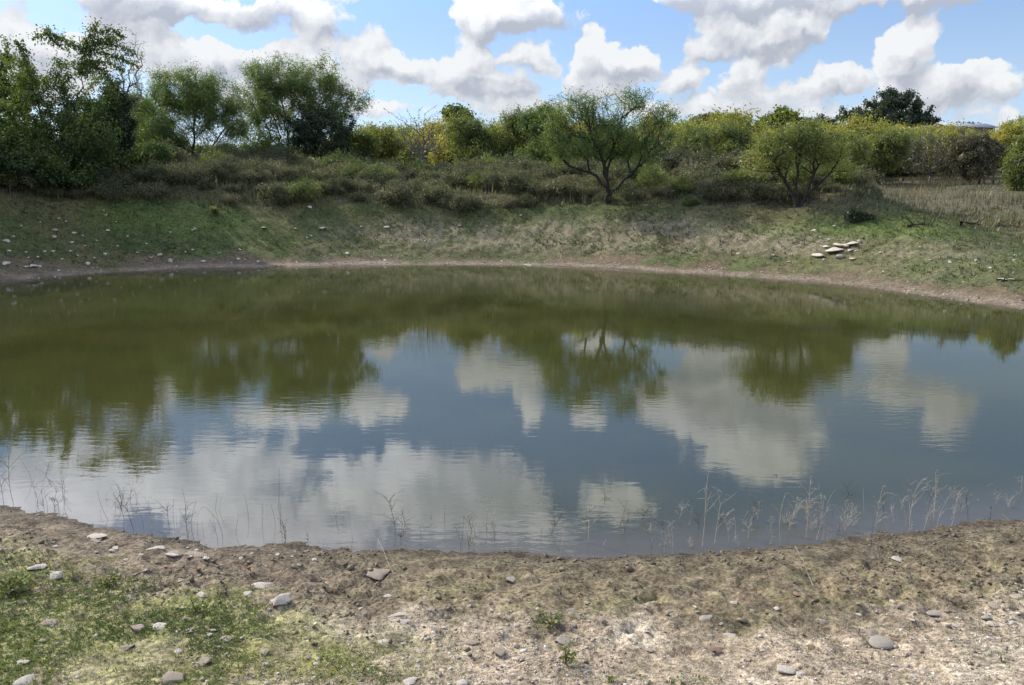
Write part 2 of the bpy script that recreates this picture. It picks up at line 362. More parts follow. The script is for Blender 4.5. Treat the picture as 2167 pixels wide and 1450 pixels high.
# ---- ground: colour of the soil/grass zones is a vertex colour, grain comes from noise
def ground_mat():
    m, b = newmat('ground_soil')
    o = b.n('ShaderNodeOutputMaterial'); p = b.n('ShaderNodeBsdfPrincipled'); b.l(p.outputs[0], o.inputs[0])
    vc = b.n('ShaderNodeVertexColor', layer_name='soil'); t = b.n('ShaderNodeTexCoord'); O = t.outputs['Object']
    n1 = b.noise(O, 3.2, 8, .68); n2 = b.noise(O, 42, 4, .65); n3 = b.noise(O, 150, 3, .6)
    c = vc.outputs['Color']
    c = b.mix(1., c, b.mix(b.ss(n1.outputs[0], .3, .7), (.72, .72, .70, 1), (1.25, 1.25, 1.28, 1)), 'MULTIPLY')
    c = b.mix(1., c, b.mix(b.ss(n2.outputs[0], .32, .68), (.48, .46, .43, 1), (1.5, 1.5, 1.48, 1)), 'MULTIPLY')
    n4 = b.noise(O, 11, 5, .7)
    c = b.mix(1., c, b.mix(b.ss(n4.outputs[0], .36, .62), (.66, .65, .62, 1), (1.20, 1.19, 1.16, 1)), 'MULTIPLY')
    v = b.n('ShaderNodeTexVoronoi'); b.l(O, v.inputs['Vector']); v.inputs['Scale'].default_value = 75.
    sp = b.ss(v.outputs['Distance'], .38, .18)
    rnd = b.n('ShaderNodeSeparateColor'); b.l(v.outputs['Color'], rnd.inputs[0])
    pick = b.m('MULTIPLY', sp, b.m('MULTIPLY', b.m('GREATER_THAN', rnd.outputs[0], .45), vc.outputs['Alpha']))
    pc = b.mix(rnd.outputs[1], (.22, .15, .09, 1), (.62, .54, .43, 1))
    c = b.mix(b.m('MULTIPLY', pick, .75), c, pc)
    b.l(c, p.inputs['Base Color']); p.inputs['Roughness'].default_value = .92; p.inputs['Specular IOR Level'].default_value = .2
    hgt = b.m('ADD', b.m('MULTIPLY_ADD', n4.outputs[0], 2.2, n2.outputs[0]), b.m('ADD', b.m('MULTIPLY', n3.outputs[0], .4), b.m('MULTIPLY', pick, .6)))
    bp = b.n('ShaderNodeBump'); bp.inputs['Strength'].default_value = .75; bp.inputs['Distance'].default_value = .014
    b.l(hgt, bp.inputs['Height']); b.l(bp.outputs[0], p.inputs['Normal'])
    return m

def blobpx(px, py, cx, cy, rx, ry, soft=.5):
    r = np.sqrt(((px-cx)/rx)**2 + ((py-cy)/ry)**2)
    return 1-sstep(r, 1-soft, 1+soft)
def soil(x, y, z, d):
    """base colour of the ground and, in alpha, how gravelly it is"""
    px, py = proj(x, y, z)
    infront = y > 1.4
    n = fbm(x, y, 1.3, 4, 61, .6); nf = fbm(x, y, .45, 4, 71, .6); nh = fbm(x, y, 7., 3, 81, .6)
    nearw = 1-sstep(y, 7.5, 11.5)
    def lay(c, col, a): return c*(1-a[..., None]) + np.array(col)*a[..., None]
    # near bank
    sand = np.zeros(x.shape+(3,)) + np.array([.315, .252, .165])
    c = lay(sand, (.40, .335, .235), sstep(n, .05, .45)*.8)
    c = lay(c, (.22, .175, .12), sstep(-n+nh*.6, .1, .6)*.5)
    pale = blobpx(px, py, 2120, 1225, 220, 35)*.8 + blobpx(px, py, 1840, 1275, 140, 28)*.55 + blobpx(px, py, 760, 1320, 200, 60)*.45
    c = lay(c, (.43, .365, .275), np.clip(pale*.85, 0, .8)*infront)
    mudw = 1-sstep(d + n*.35 + nh*.15 + .35*sstep(px, 700, 0), .75, 1.25)
    c = lay(c, (.185, .145, .085), mudw)
    c = lay(c, (.11, .085, .055), mudw*sstep(nh-n*.4, .02, .4)*.6)
    c = lay(c, (.195, .18, .075), .6*mudw*sstep(-nh+n*.5, .0, .35)*.7*sstep(px, 600, 1100))
    c = lay(c, (.19, .145, .10), mudw*sstep(px, 900, 500)*.7)
    c = lay(c, (.12, .098, .06), (1-sstep(d + nh*.35 + n*.2, .15, .6))*.7)
    c = lay(c, (.075, .058, .036), (1-sstep(d + nh*.10, .0, .16))*.85)
    gmask = np.clip(blobpx(px, py, 120, 1330, 560, 190, .35) + .6*blobpx(px, py, 800, 1400, 160, 60), 0, 1)*infront*(1-mudw)
    c = lay(c, (.20, .195, .055), np.clip(gmask*(.62+1.1*n+nh*.7), 0, .85))
    grav_n = np.clip(1-mudw, 0, 1)*np.clip(1-.75*gmask, 0, 1)
    # far bank
    g = np.zeros(x.shape+(3,)) + np.array([.088, .098, .032])
    g = lay(g, (.15, .13, .06), sstep(nf + nh*.5, -.02, .5)*.75)
    g = lay(g, (.068, .095, .026), sstep(-nf+nh*.4, .12, .5)*.7)
    t1 = 1.1*blobpx(px, py, 1330, 500, 420, 36)*.75 + blobpx(px, py, 1650, 512, 110, 26)*.9 + blobpx(px, py, 830, 500, 160, 40)*.45 + blobpx(px, py, 1950, 545, 230, 45)*.45
    g = lay(g, (.255, .215, .135), np.clip(t1*(.7+nh*1.6+n*.9), 0, .9)*infront)
    grn = blobpx(px, py, 1900, 485, 330, 18)*.8 + blobpx(px, py, 1500, 562, 700, 16)*.35 + blobpx(px, py, 360, 460, 160, 35)*.8 + blobpx(px, py, 480, 510, 140, 50)*.5
    g = lay(g, (.115, .155, .038), np.clip(grn*(.8+n), 0, .85)*infront)
    up = sstep(d + nf, 4.2, 5.6)
    g = lay(g, (.125, .105, .055), up*.85)
    fld = sstep(d, 9, 14)*sstep(x-.25*y, 2, 6)
    g = lay(g, (.125, .108, .06), fld*.85*(.8+nf*.5))
    fldf = sstep(d, 45, 80); g = lay(g, (.36, .30, .14), fldf*.9)
    ms = 1-sstep(d + n*.9 + nh*.5 + fbm(x, y, .9, 2, 66)*1.2, .55, 1.35)
    g = lay(g, (.17, .125, .072), ms)
    g = lay(g, (.27, .215, .145), ms*(1-sstep(np.abs(d-.35+n*.3), .1, .4))*.8)
    g = lay(g, (.10, .075, .045), (1-sstep(d+nh*.1, .0, .2))*.8)
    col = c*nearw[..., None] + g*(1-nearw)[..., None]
    col = col*(nearw + .86*(1-nearw))[..., None]  # far bank darkened in its colour to stand in for cloud shade
    # below the water: brown mud
    col = lay(col, (.19, .16, .10), sstep(-d, .0, .3))
    al = np.clip(grav_n*nearw + ms*(1-nearw)*.8, 0, 1)
    return np.clip(np.concatenate([col, al[..., None]], -1), 0, 1)

def axis_from(fine0, fine1, step, lo, hi, r):
    a = list(np.arange(fine0, fine1, step)); s = step; v = a[-1]
    while v < hi: s = s*r; v += s; a.append(v)
    s = step; v = fine0; l = []
    while v > lo: s = s*r; v -= s; l.append(v)
    return np.array(l[::-1]+a)
xs = axis_from(-4.2, 4.4, .033, -900, 900, 1.06)
y1 = np.arange(1.9, 6.2, .025)
y2 = []; v = y1[-1]; s_ = .02
while v < 14: s_ = min(s_*1.12, .6); v += s_; y2.append(v)
while v < 19: s_ = max(s_*.8, .09); v += s_; y2.append(v)
while v < 36: v += .13; y2.append(v)
s_ = .1
while v < 1300: s_ *= 1.06; v += s_; y2.append(v)
yb = []; v = y1[0]; s_ = .03
while v > -300: s_ *= 1.15; v -= s_; yb.append(v)
ys = np.array(yb[::-1] + list(y1) + y2)
X, Y = np.meshgrid(xs, ys)
Dd = sdf(X, Y); Z = height(X, Y, Dd)
nx_, ny_ = len(xs), len(ys)
idx = np.arange(nx_*ny_).reshape(ny_, nx_)
quads = np.stack([idx[:-1, :-1], idx[:-1, 1:], idx[1:, 1:], idx[1:, :-1]], -1).reshape(-1, 4)
GM = ground_mat()
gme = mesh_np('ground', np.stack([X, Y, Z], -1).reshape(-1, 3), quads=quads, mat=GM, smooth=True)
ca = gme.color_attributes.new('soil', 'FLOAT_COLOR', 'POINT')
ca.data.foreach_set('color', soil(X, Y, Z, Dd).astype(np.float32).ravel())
link('ground', gme, kind='structure')
print('ground verts', len(gme.vertices))

# ---- water
def water_mat():
    m, b = newmat('pond_water')
    o = b.n('ShaderNodeOutputMaterial'); t = b.n('ShaderNodeTexCoord'); O = t.outputs['Object']
    at = b.n('ShaderNodeAttribute', attribute_name='depth')
    mp = b.n('ShaderNodeMapping'); b.l(O, mp.inputs[0]); mp.inputs['Rotation'].default_value = (0, 0, .12); mp.inputs['Scale'].default_value = (.42, 1.35, 1)
    r1 = b.noise(mp.outputs[0], 9., 3, .5, .3).outputs[0]
    mp2 = b.n('ShaderNodeMapping'); b.l(O, mp2.inputs[0]); mp2.inputs['Rotation'].default_value = (0, 0, -.3); mp2.inputs['Scale'].default_value = (.5, 1.1, 1)
    r2 = b.noise(mp2.outputs[0], 26., 2, .5, .2).outputs[0]
    patch = b.ss(b.noise(O, .33, 3, .6).outputs[0], .40, .66)      # breeze patches
    hgt = b.m('ADD', b.m('MULTIPLY', r1, b.m('MULTIPLY_ADD', patch, .8, .30)), b.m('MULTIPLY', r2, b.m('MULTIPLY_ADD', patch, .22, .03)))
    bp = b.n('ShaderNodeBump'); bp.inputs['Strength'].default_value = 1.; bp.inputs['Distance'].default_value = .0011
    b.l(hgt, bp.inputs['Height'])
    murk = b.noise(O, .5, 4, .6).outputs[0]
    body = b.mix(b.ss(murk, .35, .65), (.038, .040, .011, 1), (.050, .050, .013, 1))
    d = b.n('ShaderNodeBsdfDiffuse'); b.l(body, d.inputs[0])
    tr = b.n('ShaderNodeBsdfDiffuse'); tr.inputs[0].default_value = (.082, .074, .046, 1)      # stirred-up mud in the shallows
    mb = b.n('ShaderNodeMixShader'); b.l(b.ss(at.outputs['Fac'], .0, .14), mb.inputs[0]); b.l(tr.outputs[0], mb.inputs[1]); b.l(d.outputs[0], mb.inputs[2])
    fr = b.n('ShaderNodeFresnel'); fr.inputs[0].default_value = 1.333; b.l(bp.outputs[0], fr.inputs[1])
    g = b.n('ShaderNodeBsdfGlossy'); g.inputs['Roughness'].default_value = .02; b.l(bp.outputs[0], g.inputs['Normal'])
    mx = b.n('ShaderNodeMixShader'); b.l(fr.outputs[0], mx.inputs[0]); b.l(mb.outputs[0], mx.inputs[1]); b.l(g.outputs[0], mx.inputs[2])
    b.l(mx.outputs[0], o.inputs[0])
    return m
wx = np.arange(-19, 14.01, .18); wy = np.concatenate([np.arange(3.6, 8, .05), np.arange(8, 29, .2)])
WX, WY = np.meshgrid(wx, wy); wd = sdf(WX, WY)
dep = np.clip(-height(WX, WY, wd), 0, 2)
wi = np.arange(WX.size).reshape(WX.shape)
wq = np.stack([wi[:-1, :-1], wi[:-1, 1:], wi[1:, 1:], wi[1:, :-1]], -1).reshape(-1, 4)
keep = (wd.ravel()[wq] < .9).any(1)
wme = mesh_np('water', np.stack([WX, WY, WX*0], -1).reshape(-1, 3), quads=wq[keep], mat=water_mat(), smooth=True)
at = wme.attributes.new('depth', 'FLOAT', 'POINT'); at.data.foreach_set('value', dep.astype(np.float32).ravel())
link('water', wme, kind='structure')

# ------------------------------------------------------------------ vegetation generators
def frame(d):
    d = d/np.maximum(np.linalg.norm(d, axis=1, keepdims=True), 1e-9)
    ref = np.where(np.abs(d[:, 2:3]) < .9, np.array([[0, 0, 1.]]), np.array([[1., 0, 0]]))
    u = np.cross(d, ref); u /= np.maximum(np.linalg.norm(u, axis=1, keepdims=True), 1e-9)
    return d, u, np.cross(d, u)
def tubes(A, B, ra, rb, k=5):
    """frustums from A to B"""
    d, u, v = frame(B-A)
    ang = np.arange(k)*2*math.pi/k
    ring = np.cos(ang)[None, :, None]*u[:, None, :] + np.sin(ang)[None, :, None]*v[:, None, :]
    V = np.concatenate([A[:, None]+ring*ra[:, None, None], B[:, None]+ring*rb[:, None, None]], 1).reshape(-1, 3)
    n = len(A); b0 = np.arange(n)[:, None]*2*k; j = np.arange(k)[None]; j2 = (j+1) % k
    Q = np.stack([b0+j, b0+j2, b0+k+j2, b0+k+j], -1).reshape(-1, 4)
    return V, Q
def leaves(C, Dn_, L, Wd, tint, fold=.15, rg=rng):
    """one rhombic leaf per row: base C, direction Dn_, length L, width Wd"""
    d, u, v = frame(Dn_)
    a = rg.uniform(0, 2*math.pi, len(C))[:, None]
    s = u*np.cos(a)+v*np.sin(a); nn = np.cross(d, s)
    L = L[:, None]; Wd = Wd[:, None]
    V = np.stack([C, C+d*L*.5+s*Wd*.5+nn*Wd*fold, C+d*L, C+d*L*.5-s*Wd*.5+nn*Wd*fold], 1).reshape(-1, 3)
    i = np.arange(len(C))[:, None]*4
    return V, (i+np.arange(4)[None]), tint
def unit(n, rg=rng):
    v = rg.normal(size=(n, 3)); return v/np.linalg.norm(v, axis=1, keepdims=True)
def grow(bases, limbs, attract, bf=.35, step=.28, jit=.05, rg=rng):
    """minimum-cost tree through the crown points, started from the given limbs (local coordinates)"""
    P_, par, pl = [], [], []
    for b in bases: P_.append(np.array(b, float)); par.append(-1); pl.append(0.)
    for lb in limbs:                       # polyline, first vertex joins the nearest existing node
        last = min(range(len(P_)), key=lambda i: np.linalg.norm(P_[i]-np.array(lb[0])))
        for q in lb[1:]:
            q = np.array(q, float); a = P_[last]; L = np.linalg.norm(q-a); m = max(1, int(L/step))
            for k in range(1, m+1):
                c = a+(q-a)*k/m + (rg.normal(size=3)*jit*1.1 if k < m else 0)
                P_.append(c); par.append(last); pl.append(pl[last]+np.linalg.norm(c-P_[last])); last = len(P_)-1
    base0 = np.mean([b for b in bases], 0)
    attract = attract[np.argsort(np.linalg.norm(attract-base0, axis=1))]
    cap = len(P_)+len(attract)*12
    N = np.zeros((cap, 3)); N[:len(P_)] = P_; PL = np.zeros(cap); PL[:len(P_)] = pl; n = len(P_)
    tips = []
    for p in attract:
        dd = np.linalg.norm(N[:n]-p, axis=1)
        cost = dd + bf*PL[:n] + .6*np.maximum(0, N[:n, 2]-p[2])
        j = int(np.argmin(cost)); a = N[j]; L = dd[j]; m = min(11, max(1, int(L/step))); last = j
        side = rg.normal(size=3)*L*.06; side[2] -= L*.07
        for k in range(1, m+1):
            t = k/m
            c = a+(p-a)*t + side*math.sin(t*math.pi) + (rg.normal(size=3)*jit*.5 if k < m else 0)
            N[n] = c; par.append(last); PL[n] = PL[last]+np.linalg.norm(c-N[last]); last = n; n += 1
        tips.append(last)
    return N[:n], np.array(par), np.array(tips, dtype=int)
def build_tree(name, label, cat, loc, lobes, n_attr=380, limbs=(), bases=((0, 0, 0),), leafm=MESQ, barkm=BARK,
               rtip=.006, rexp=.42, per=40, lsz=(.10, .03), spread=.16, droop=.5, seed=1, group=None, hollow=.45,
               clump=.5, k=5, minr=.004, up=0., shoots=None, tintbias=0.):
    """lobes: (cx,cy,cz,rx,ry,rz) local ellipsoids of the crown"""
    rg = np.random.default_rng(seed)
    lob = np.array(lobes, float); vol = lob[:, 3]*lob[:, 4]*lob[:, 5]; pr = vol/vol.sum()
    which = rg.choice(len(lob), n_attr*2, p=pr); uu = unit(n_attr*2, rg); rr = rg.uniform(hollow**3, 1, n_attr*2)**(1/3)
    stray = (rg.uniform(size=n_attr*2) < .13) & (uu[:, 2] > -.1)            # shoots that stick out of the crown
    rr = np.where(stray, rg.uniform(1.1, 1.45, n_attr*2), rr)
    A = lob[which, :3] + uu*rr[:, None]*lob[which, 3:6]
    if clump > 0:
        cn = fbm(A[:, 0]*1.0+A[:, 2]*.7, A[:, 1]+A[:, 2]*.9, 1.1, 2, seed)
        A = A[np.argsort(-cn*clump*.6 + rg.normal(size=len(A))*.22*(1.3-clump))][:n_attr]
    A = A[:n_attr]; A[:, 2] = np.maximum(A[:, 2], .12)
    N, par, tips = grow(bases, limbs, A, rg=rg, step=max(.3, .3*float(lob[:, 3].mean())))
    cnt = np.zeros(len(N)); cnt[tips] += 1
    for i in range(len(N)-1, -1, -1):
        if cnt[i] == 0: cnt[i] = 1
        if par[i] >= 0: cnt[par[i]] += cnt[i]
    r = np.maximum(minr, rtip*cnt**rexp)
    ch = np.where(par >= 0)[0]
    pa = par[ch]
    ra = np.minimum(r[pa], r[ch]*1.25); rb = r[ch]
    thin = ra < max(.018, minr*1.6); a_ = N[pa] - (N[ch]-N[pa])*.06
    V, Q = tubes(a_[~thin], N[ch][~thin], ra[~thin], rb[~thin], max(k, 5))
    V2, Q2 = tubes(a_[thin], N[ch][thin], ra[thin], rb[thin], 3)
    Q = np.concatenate([Q, Q2+len(V)]); V = np.concatenate([V, V2])
    root = thing(name, label, cat, loc, group)
    link('trunk', mesh_np('trunk', V, quads=Q, mat=barkm, smooth=True), root)
    if per:
        bear = ch[cnt[ch] <= 4]
        m = per*len(tips)
        s = rg.choice(bear, m); t = rg.uniform(0, 1, m)[:, None]
        C = N[s]*(1-t) + N[par[s]]*t + rg.normal(size=(m, 3))*spread*rg.uniform(.3, 1, (m, 1))
        dr = unit(m, rg) + np.array([0, 0, -droop]) + np.array([0, 0, up])
        cl = fbm(C[:, 0]*1.0+3*seed, C[:, 1]+C[:, 2]*1.3, 1.6, 2, seed+5)
        tint = np.clip(.45+tintbias + cl*.7 + rg.normal(size=m)*.16, 0, 1)
        Lv = rg.uniform(.6, 1.3, m)*lsz[0]; Wv = rg.uniform(.7, 1.3, m)*lsz[1]
        V, Q, tt = leaves(C, dr, Lv, Wv, tint, rg=rg)
        if shoots is not None:
            for (pts_, n_) in shoots:
                pts_ = np.array(pts_, float); t = np.sort(rg.uniform(0, len(pts_)-1.001, n_)); i = t.astype(int); f = (t-i)[:, None]
                c = pts_[i]*(1-f)+pts_[i+1]*f; dd = (pts_[i+1]-pts_[i]); dd /= np.linalg.norm(dd, axis=1, keepdims=True)
                dr = dd*.5 + unit(n_, rg)*.9 - np.array([0, 0, .35])
                v2, q2, t2 = leaves(c, dr, rg.uniform(.8, 1.3, n_)*lsz[0]*1.3, rg.uniform(.8, 1.2, n_)*lsz[1]*1.1, np.clip(.6+rg.normal(size=n_)*.2, 0, 1), rg=rg)
                V = np.concatenate([V, v2]); Q = np.concatenate([Q, q2+len(V)-len(v2)]); tt = np.concatenate([tt, t2])
        if lsz[1]/lsz[0] < .3 and shoots is None:            # narrow leaflets: one pointed triangle each
            q4 = V.reshape(-1, 4, 3); hw = (q4[:, 1]-q4[:, 3])*.5; V = np.stack([q4[:, 0]-hw, q4[:, 0]+hw, q4[:, 2]], 1).reshape(-1, 3)
            link('crown', mesh_np('crown', V, tris=np.arange(len(V)).reshape(-1, 3), mat=leafm, tint=tt), root)
        else:
            link('crown', mesh_np('crown', V, quads=Q, mat=leafm, tint=tt), root)
    return root
def px_lobes(base, Dist, lst, depth=.85):
    """crown lobes drawn over the photo at a given distance -> real ellipsoids local to the tree base"""
    o = []
    for i, (px, py, rx, ry) in enumerate(lst):
        d = raydir(px, py); t = Dist/d[1]; s = t/F*1.0
        dy = (rng.uniform(-.35, .35))*rx*s
        o.append((d[0]*t-base[0], dy, H+d[2]*t-base[2], rx*s, rx*s*depth, ry*s))
    return o
def px_pt(base, Dist, px, py, dy=0.):
    d = raydir(px, py); t = (Dist+dy)/d[1]
    return (d[0]*t-base[0], dy, H+d[2]*t-base[2])
def base_at(px, Dist):
    x = (px-CX)/F*Dist*math.cos(PITCH) / 1.0
    # column px at this distance, near the horizon line
    d = raydir(px, 425); x = d[0]*Dist/d[1]
    return (x, Dist, hz(x, Dist))
def tree_px(name, label, cat, bpx, Dist, lst, depth=.85, limbs=(), bases_px=None, shoots=None, **kw):
    b = base_at(bpx, Dist)
    lim = [[(0, 0, -.1)]+[px_pt(b, Dist, *q) for q in l] for l in limbs]
    bases = [(0, 0, -.1)]
    if bases_px:
        for q in bases_px: p = px_pt(b, Dist, *q); bases.append((p[0], p[1], hz(b[0]+p[0], Dist)-b[2]-.1))
    if shoots:
        sh = [([px_pt(b, Dist, *q) for q in s_], n_) for s_, n_ in shoots]; kw['shoots'] = sh
        lim += [s_ for s_, n_ in sh]
    return build_tree(name, label, cat, b, px_lobes(b, Dist, lst, depth), limbs=lim, bases=bases, **kw)

# ------------------------------------------------------------------ the trees on the far bank
tree_px('hackberry_tree', 'tall broadleaf tree at the left end of the far bank with long drooping top shoots', 'tree', 118, 28.5,
    [(60,250,80,80),(165,190,62,55),(110,330,110,80),(30,360,80,80),(160,140,18,18),(85,200,42,46),(190,280,60,60),(50,140,14,30)], n_attr=640, per=85, leafm=HACK,
    lsz=(.10, .048), spread=.17, droop=.55, seed=3, clump=.6, tintbias=-.12,
    limbs=[[(105,330),(85,240),(60,150)],[(135,320),(165,200),(180,110)],[(120,300),(210,240)]],
    shoots=[([(165,110),(200,70),(235,62),(262,78)],120),([(165,110),(205,90),(250,95),(290,118,.3)],130),([(170,120),(215,110),(260,125),(293,142,.2)],130),
            ([(165,105),(190,70),(207,48)],80),([(175,130),(225,130),(262,150)],110),([(165,100),(130,80),(100,70),(68,82)],110),([(60,140),(50,105),(35,88)],70),
            ([(150,110),(120,92),(98,60,.3)],60),([(175,120),(225,85),(240,78,.4)],90),([(180,135),(220,150),(240,180)],90)])
tree_px('hackberry_tree', 'olive leafy tree cut by the left edge of the picture behind the tall one', 'tree', -10, 31,
    [(5,170,45,60),(-30,260,80,90),(-60,180,60,60),(20,320,60,60)], n_attr=340, per=95, leafm=HACK, lsz=(.12, .06), seed=5, tintbias=-.1)
copy_thing(bpy.data.objects['hackberry_tree.001'], (-19.6, 25.2, hz(-19.6, 25.2)), 1.2, (1.15, 1.15, 1.1), 'leafy tree beyond the left border whose shade falls on the left slope')
copy_thing(bpy.data.objects['hackberry_tree.001'], (-23.5, 28.5, hz(-23.5, 28.5)), 2.7, (1.3, 1.3, 1.25), 'taller leafy tree farther beyond the left border, added to shade the left slope')  # out of view, added to deepen the shadow on the left slope
tree_px('juniper_tree', 'narrow near-black evergreen between the tall left tree and the first mesquite', 'tree', 252, 30.5,
    [(252,290,26,55),(245,235,24,50),(262,250,18,60),(215,300,34,35)], n_attr=260, per=90, leafm=DARKL, lsz=(.09, .045), spread=.13, seed=8, clump=.2)
tree_px('bare_tree', 'thin leafless tree with fine grey twigs rising behind the dark evergreen', 'tree', 262, 33,
    [(272,130,28,42),(255,190,40,50),(285,110,20,26)], n_attr=230, per=5, leafm=BROWNL, barkm=TWIG, lsz=(.05, .03), seed=9, rtip=.0065, minr=.006, clump=.2, k=4)
tree_px('mesquite_tree', 'first feathery grey-green mesquite from the left, with two trunks spreading in a V', 'tree', 406, 40,
    [(330,225,52,42),(395,195,60,42),(460,215,55,48),(320,285,55,32),(380,260,60,40),(470,270,50,45),(425,190,30,30),(500,240,25,35),(350,315,50,26),(470,320,50,24)], n_attr=600, per=85, leafm=MESQ,
    lsz=(.19, .030), spread=.27, droop=-.1, seed=12, clump=.7, bases_px=[(438,355)],
    limbs=[[(402,330),(380,300),(345,250)],[(408,320),(410,270),(405,210)]], tintbias=.18, hollow=.3)
tree_px('mesquite_tree', 'tallest mesquite of the left half, with a high rounded crown the sky shows through', 'tree', 612, 42,
    [(600,165,62,42),(660,175,55,42),(735,225,40,30),(555,215,38,50),(610,235,70,45),(690,225,55,40),(560,280,45,30),(770,235,20,15),(570,318,50,22),(640,300,50,30)], n_attr=620, per=80, leafm=MESQ,
    lsz=(.19, .032), spread=.27, droop=-.1, seed=15, clump=.7, limbs=[[(590,310),(555,280),(530,250)],[(610,300),(600,230),(590,150)],[(620,310),(670,250),(700,190)]], tintbias=.08, hollow=.3)
tree_px('live_oak_shrub', 'very dark dense shrub in front of the tallest left mesquite', 'shrub', 690, 41,
    [(690,285,45,50),(650,290,35,40),(725,300,25,30)], n_attr=240, per=90, leafm=DARKL, lsz=(.10, .055), spread=.15, seed=18, clump=.3)
tree_px('mesquite_tree', 'main mesquite in the middle of the far bank, forked dark trunk, wide airy crown', 'tree', 1286, 30,
    [(1175,285,34,46),(1215,240,50,34),(1275,235,50,38),(1335,215,36,28),(1385,270,36,40),(1310,290,60,40),(1230,310,48,36),(1410,240,24,20),(1190,330,30,22),(1360,320,45,32)],
    n_attr=700, per=33, leafm=MESQ, lsz=(.15, .024), spread=.21, droop=.25, seed=22, clump=.75, rtip=.0068, hollow=.3,
    limbs=[[(1286,400),(1262,372),(1205,352),(1188,335),(1182,290)],[(1286,395),(1278,345),(1262,310),(1232,280)],[(1288,395),(1292,340),(1308,290),(1322,230)],
           [(1294,405),(1335,370),(1372,335),(1400,310),(1425,275)],[(1280,345),(1300,310),(1295,260)],[(1348,362),(1362,375),(1372,392)]], tintbias=0.02)
tree_px('mesquite_tree', 'bright green spreading mesquite standing before the open field right of the middle', 'tree', 1690, 26.2,
    [(1635,305,44,30),(1700,285,50,26),(1760,315,40,32),(1590,335,40,30),(1690,325,60,34),(1785,345,24,26),(1640,350,34,22)], n_attr=430, per=26, leafm=MESQ2,
    lsz=(.15, .026), spread=.21, droop=.2, seed=25, clump=.7, rtip=.0066, hollow=.3, tintbias=.08,
    limbs=[[(1680,415),(1660,380),(1625,330)],[(1686,410),(1690,370),(1695,310)],[(1700,425),(1738,385),(1770,345)],[(1704,418),(1722,370),(1735,310)]])
tree_px('mesquite_tree', 'small thin-limbed mesquite just right of the bright green one', 'tree', 1788, 30,
    [(1780,320,32,40),(1815,330,24,34),(1765,350,24,26)], n_attr=240, per=36, leafm=MESQ2, lsz=(.15, .03), seed=27, clump=.5)
tree_px('low_mesquite', 'low crooked mesquite left of the bright green one, half hidden in olive shrubs', 'shrub', 1592, 28.5,
    [(1555,378,28,14),(1600,385,22,12)], n_attr=120, per=26, leafm=MESQ2, lsz=(.13, .025), seed=28, limbs=[[(1582,408),(1556,392)]])
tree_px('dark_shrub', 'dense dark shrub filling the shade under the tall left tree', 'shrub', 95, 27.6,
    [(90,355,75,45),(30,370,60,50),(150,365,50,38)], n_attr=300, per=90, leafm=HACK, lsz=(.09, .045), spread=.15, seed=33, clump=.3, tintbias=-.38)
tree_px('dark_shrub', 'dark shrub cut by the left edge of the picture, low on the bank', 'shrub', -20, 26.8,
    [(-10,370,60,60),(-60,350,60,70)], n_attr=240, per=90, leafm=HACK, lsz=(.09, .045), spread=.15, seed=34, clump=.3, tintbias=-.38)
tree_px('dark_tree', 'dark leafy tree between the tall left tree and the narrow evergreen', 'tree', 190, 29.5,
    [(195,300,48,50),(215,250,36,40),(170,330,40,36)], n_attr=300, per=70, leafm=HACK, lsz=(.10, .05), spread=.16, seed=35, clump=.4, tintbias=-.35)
# second row of trees on the crest
row = [
 ('yellow_green_shrub','rounded yellow-green shrub right of the tall left mesquite',735,44,[(720,315,40,28),(760,305,34,32)],MESQ2,.1),
 ('yellow_green_shrub','yellow-green shrub beside the leafless bush left of the middle',812,47,[(805,310,38,34),(780,290,20,20)],YELL,-.25),
 ('green_tree','dark yellow-green tree right of the leafless bush, its top catching the sun',985,49,[(985,290,48,40),(1015,300,36,34),(965,265,26,22),(1000,325,45,22)],MESQ2,-.15),
 ('olive_tree','olive tree between the dark yellow-green one and the main mesquite',1095,49,[(1085,285,38,42),(1120,270,40,34),(1075,320,36,28)],MESQ2,-.05),
 ('green_tree','grey-green tree whose crown touches the left side of the main mesquite',1150,46,[(1150,260,45,32),(1160,310,40,36),(1125,325,34,24)],MESQ,-.02),
 ('olive_tree','olive tree right of the main mesquite with a rounded top',1465,48,[(1465,320,44,42),(1440,350,32,28),(1490,350,36,28)],MESQ2,-.1),
 ('olive_tree','dull green tree behind the bright green mesquite on its left',1540,50,[(1535,305,44,36),(1560,330,34,36),(1510,340,30,28)],MESQ2,-.12),
 ('green_tree','small tree filling the gap right of the main mesquite trunk',1370,52,[(1400,310,40,32),(1360,330,40,24)],MESQ2,.0),
 ('yellow_tree','yellowing shrub showing orange under the first mesquite',295,43,[(295,310,34,30),(320,325,20,18)],YELL,-.2),
 ('green_tree','grey-green tree in the gap between the evergreen and the first mesquite',290,44,[(285,250,40,34),(320,300,34,26)],MESQ,-.1),
 ('green_shrub','bright green bush at the foot of the first mesquite',310,32.2,[(310,345,34,22),(335,330,18,16)],HACK,-.05),
]
for i, (nm, lb, bx, Dt, lst, mt, tb) in enumerate(row):
    tree_px(nm, lb, 'tree' if nm.endswith('tree') else 'shrub', bx, Dt, lst, n_attr=260, per=62, leafm=mt, lsz=(.18, .05), spread=.24, seed=40+i, clump=.5, tintbias=tb)
tree_px('bare_shrub', 'leafless purple-brown bush with long arching dry stems left of the middle', 'shrub', 893, 45,
    [(890,300,42,40),(860,280,28,34),(925,290,26,36)], n_attr=420, per=3, leafm=BROWNL, barkm=TWIG, lsz=(.06, .03), seed=60, rtip=.008, minr=.0075, clump=.2, k=4,
    shoots=[([(895,280),(900,240),(925,222)],26),([(880,280),(868,245),(862,232)],20),([(870,290),(840,250),(812,228)],20),([(900,270),(912,245),(938,240)],22),([(885,270),(886,235),(895,225)],18)])
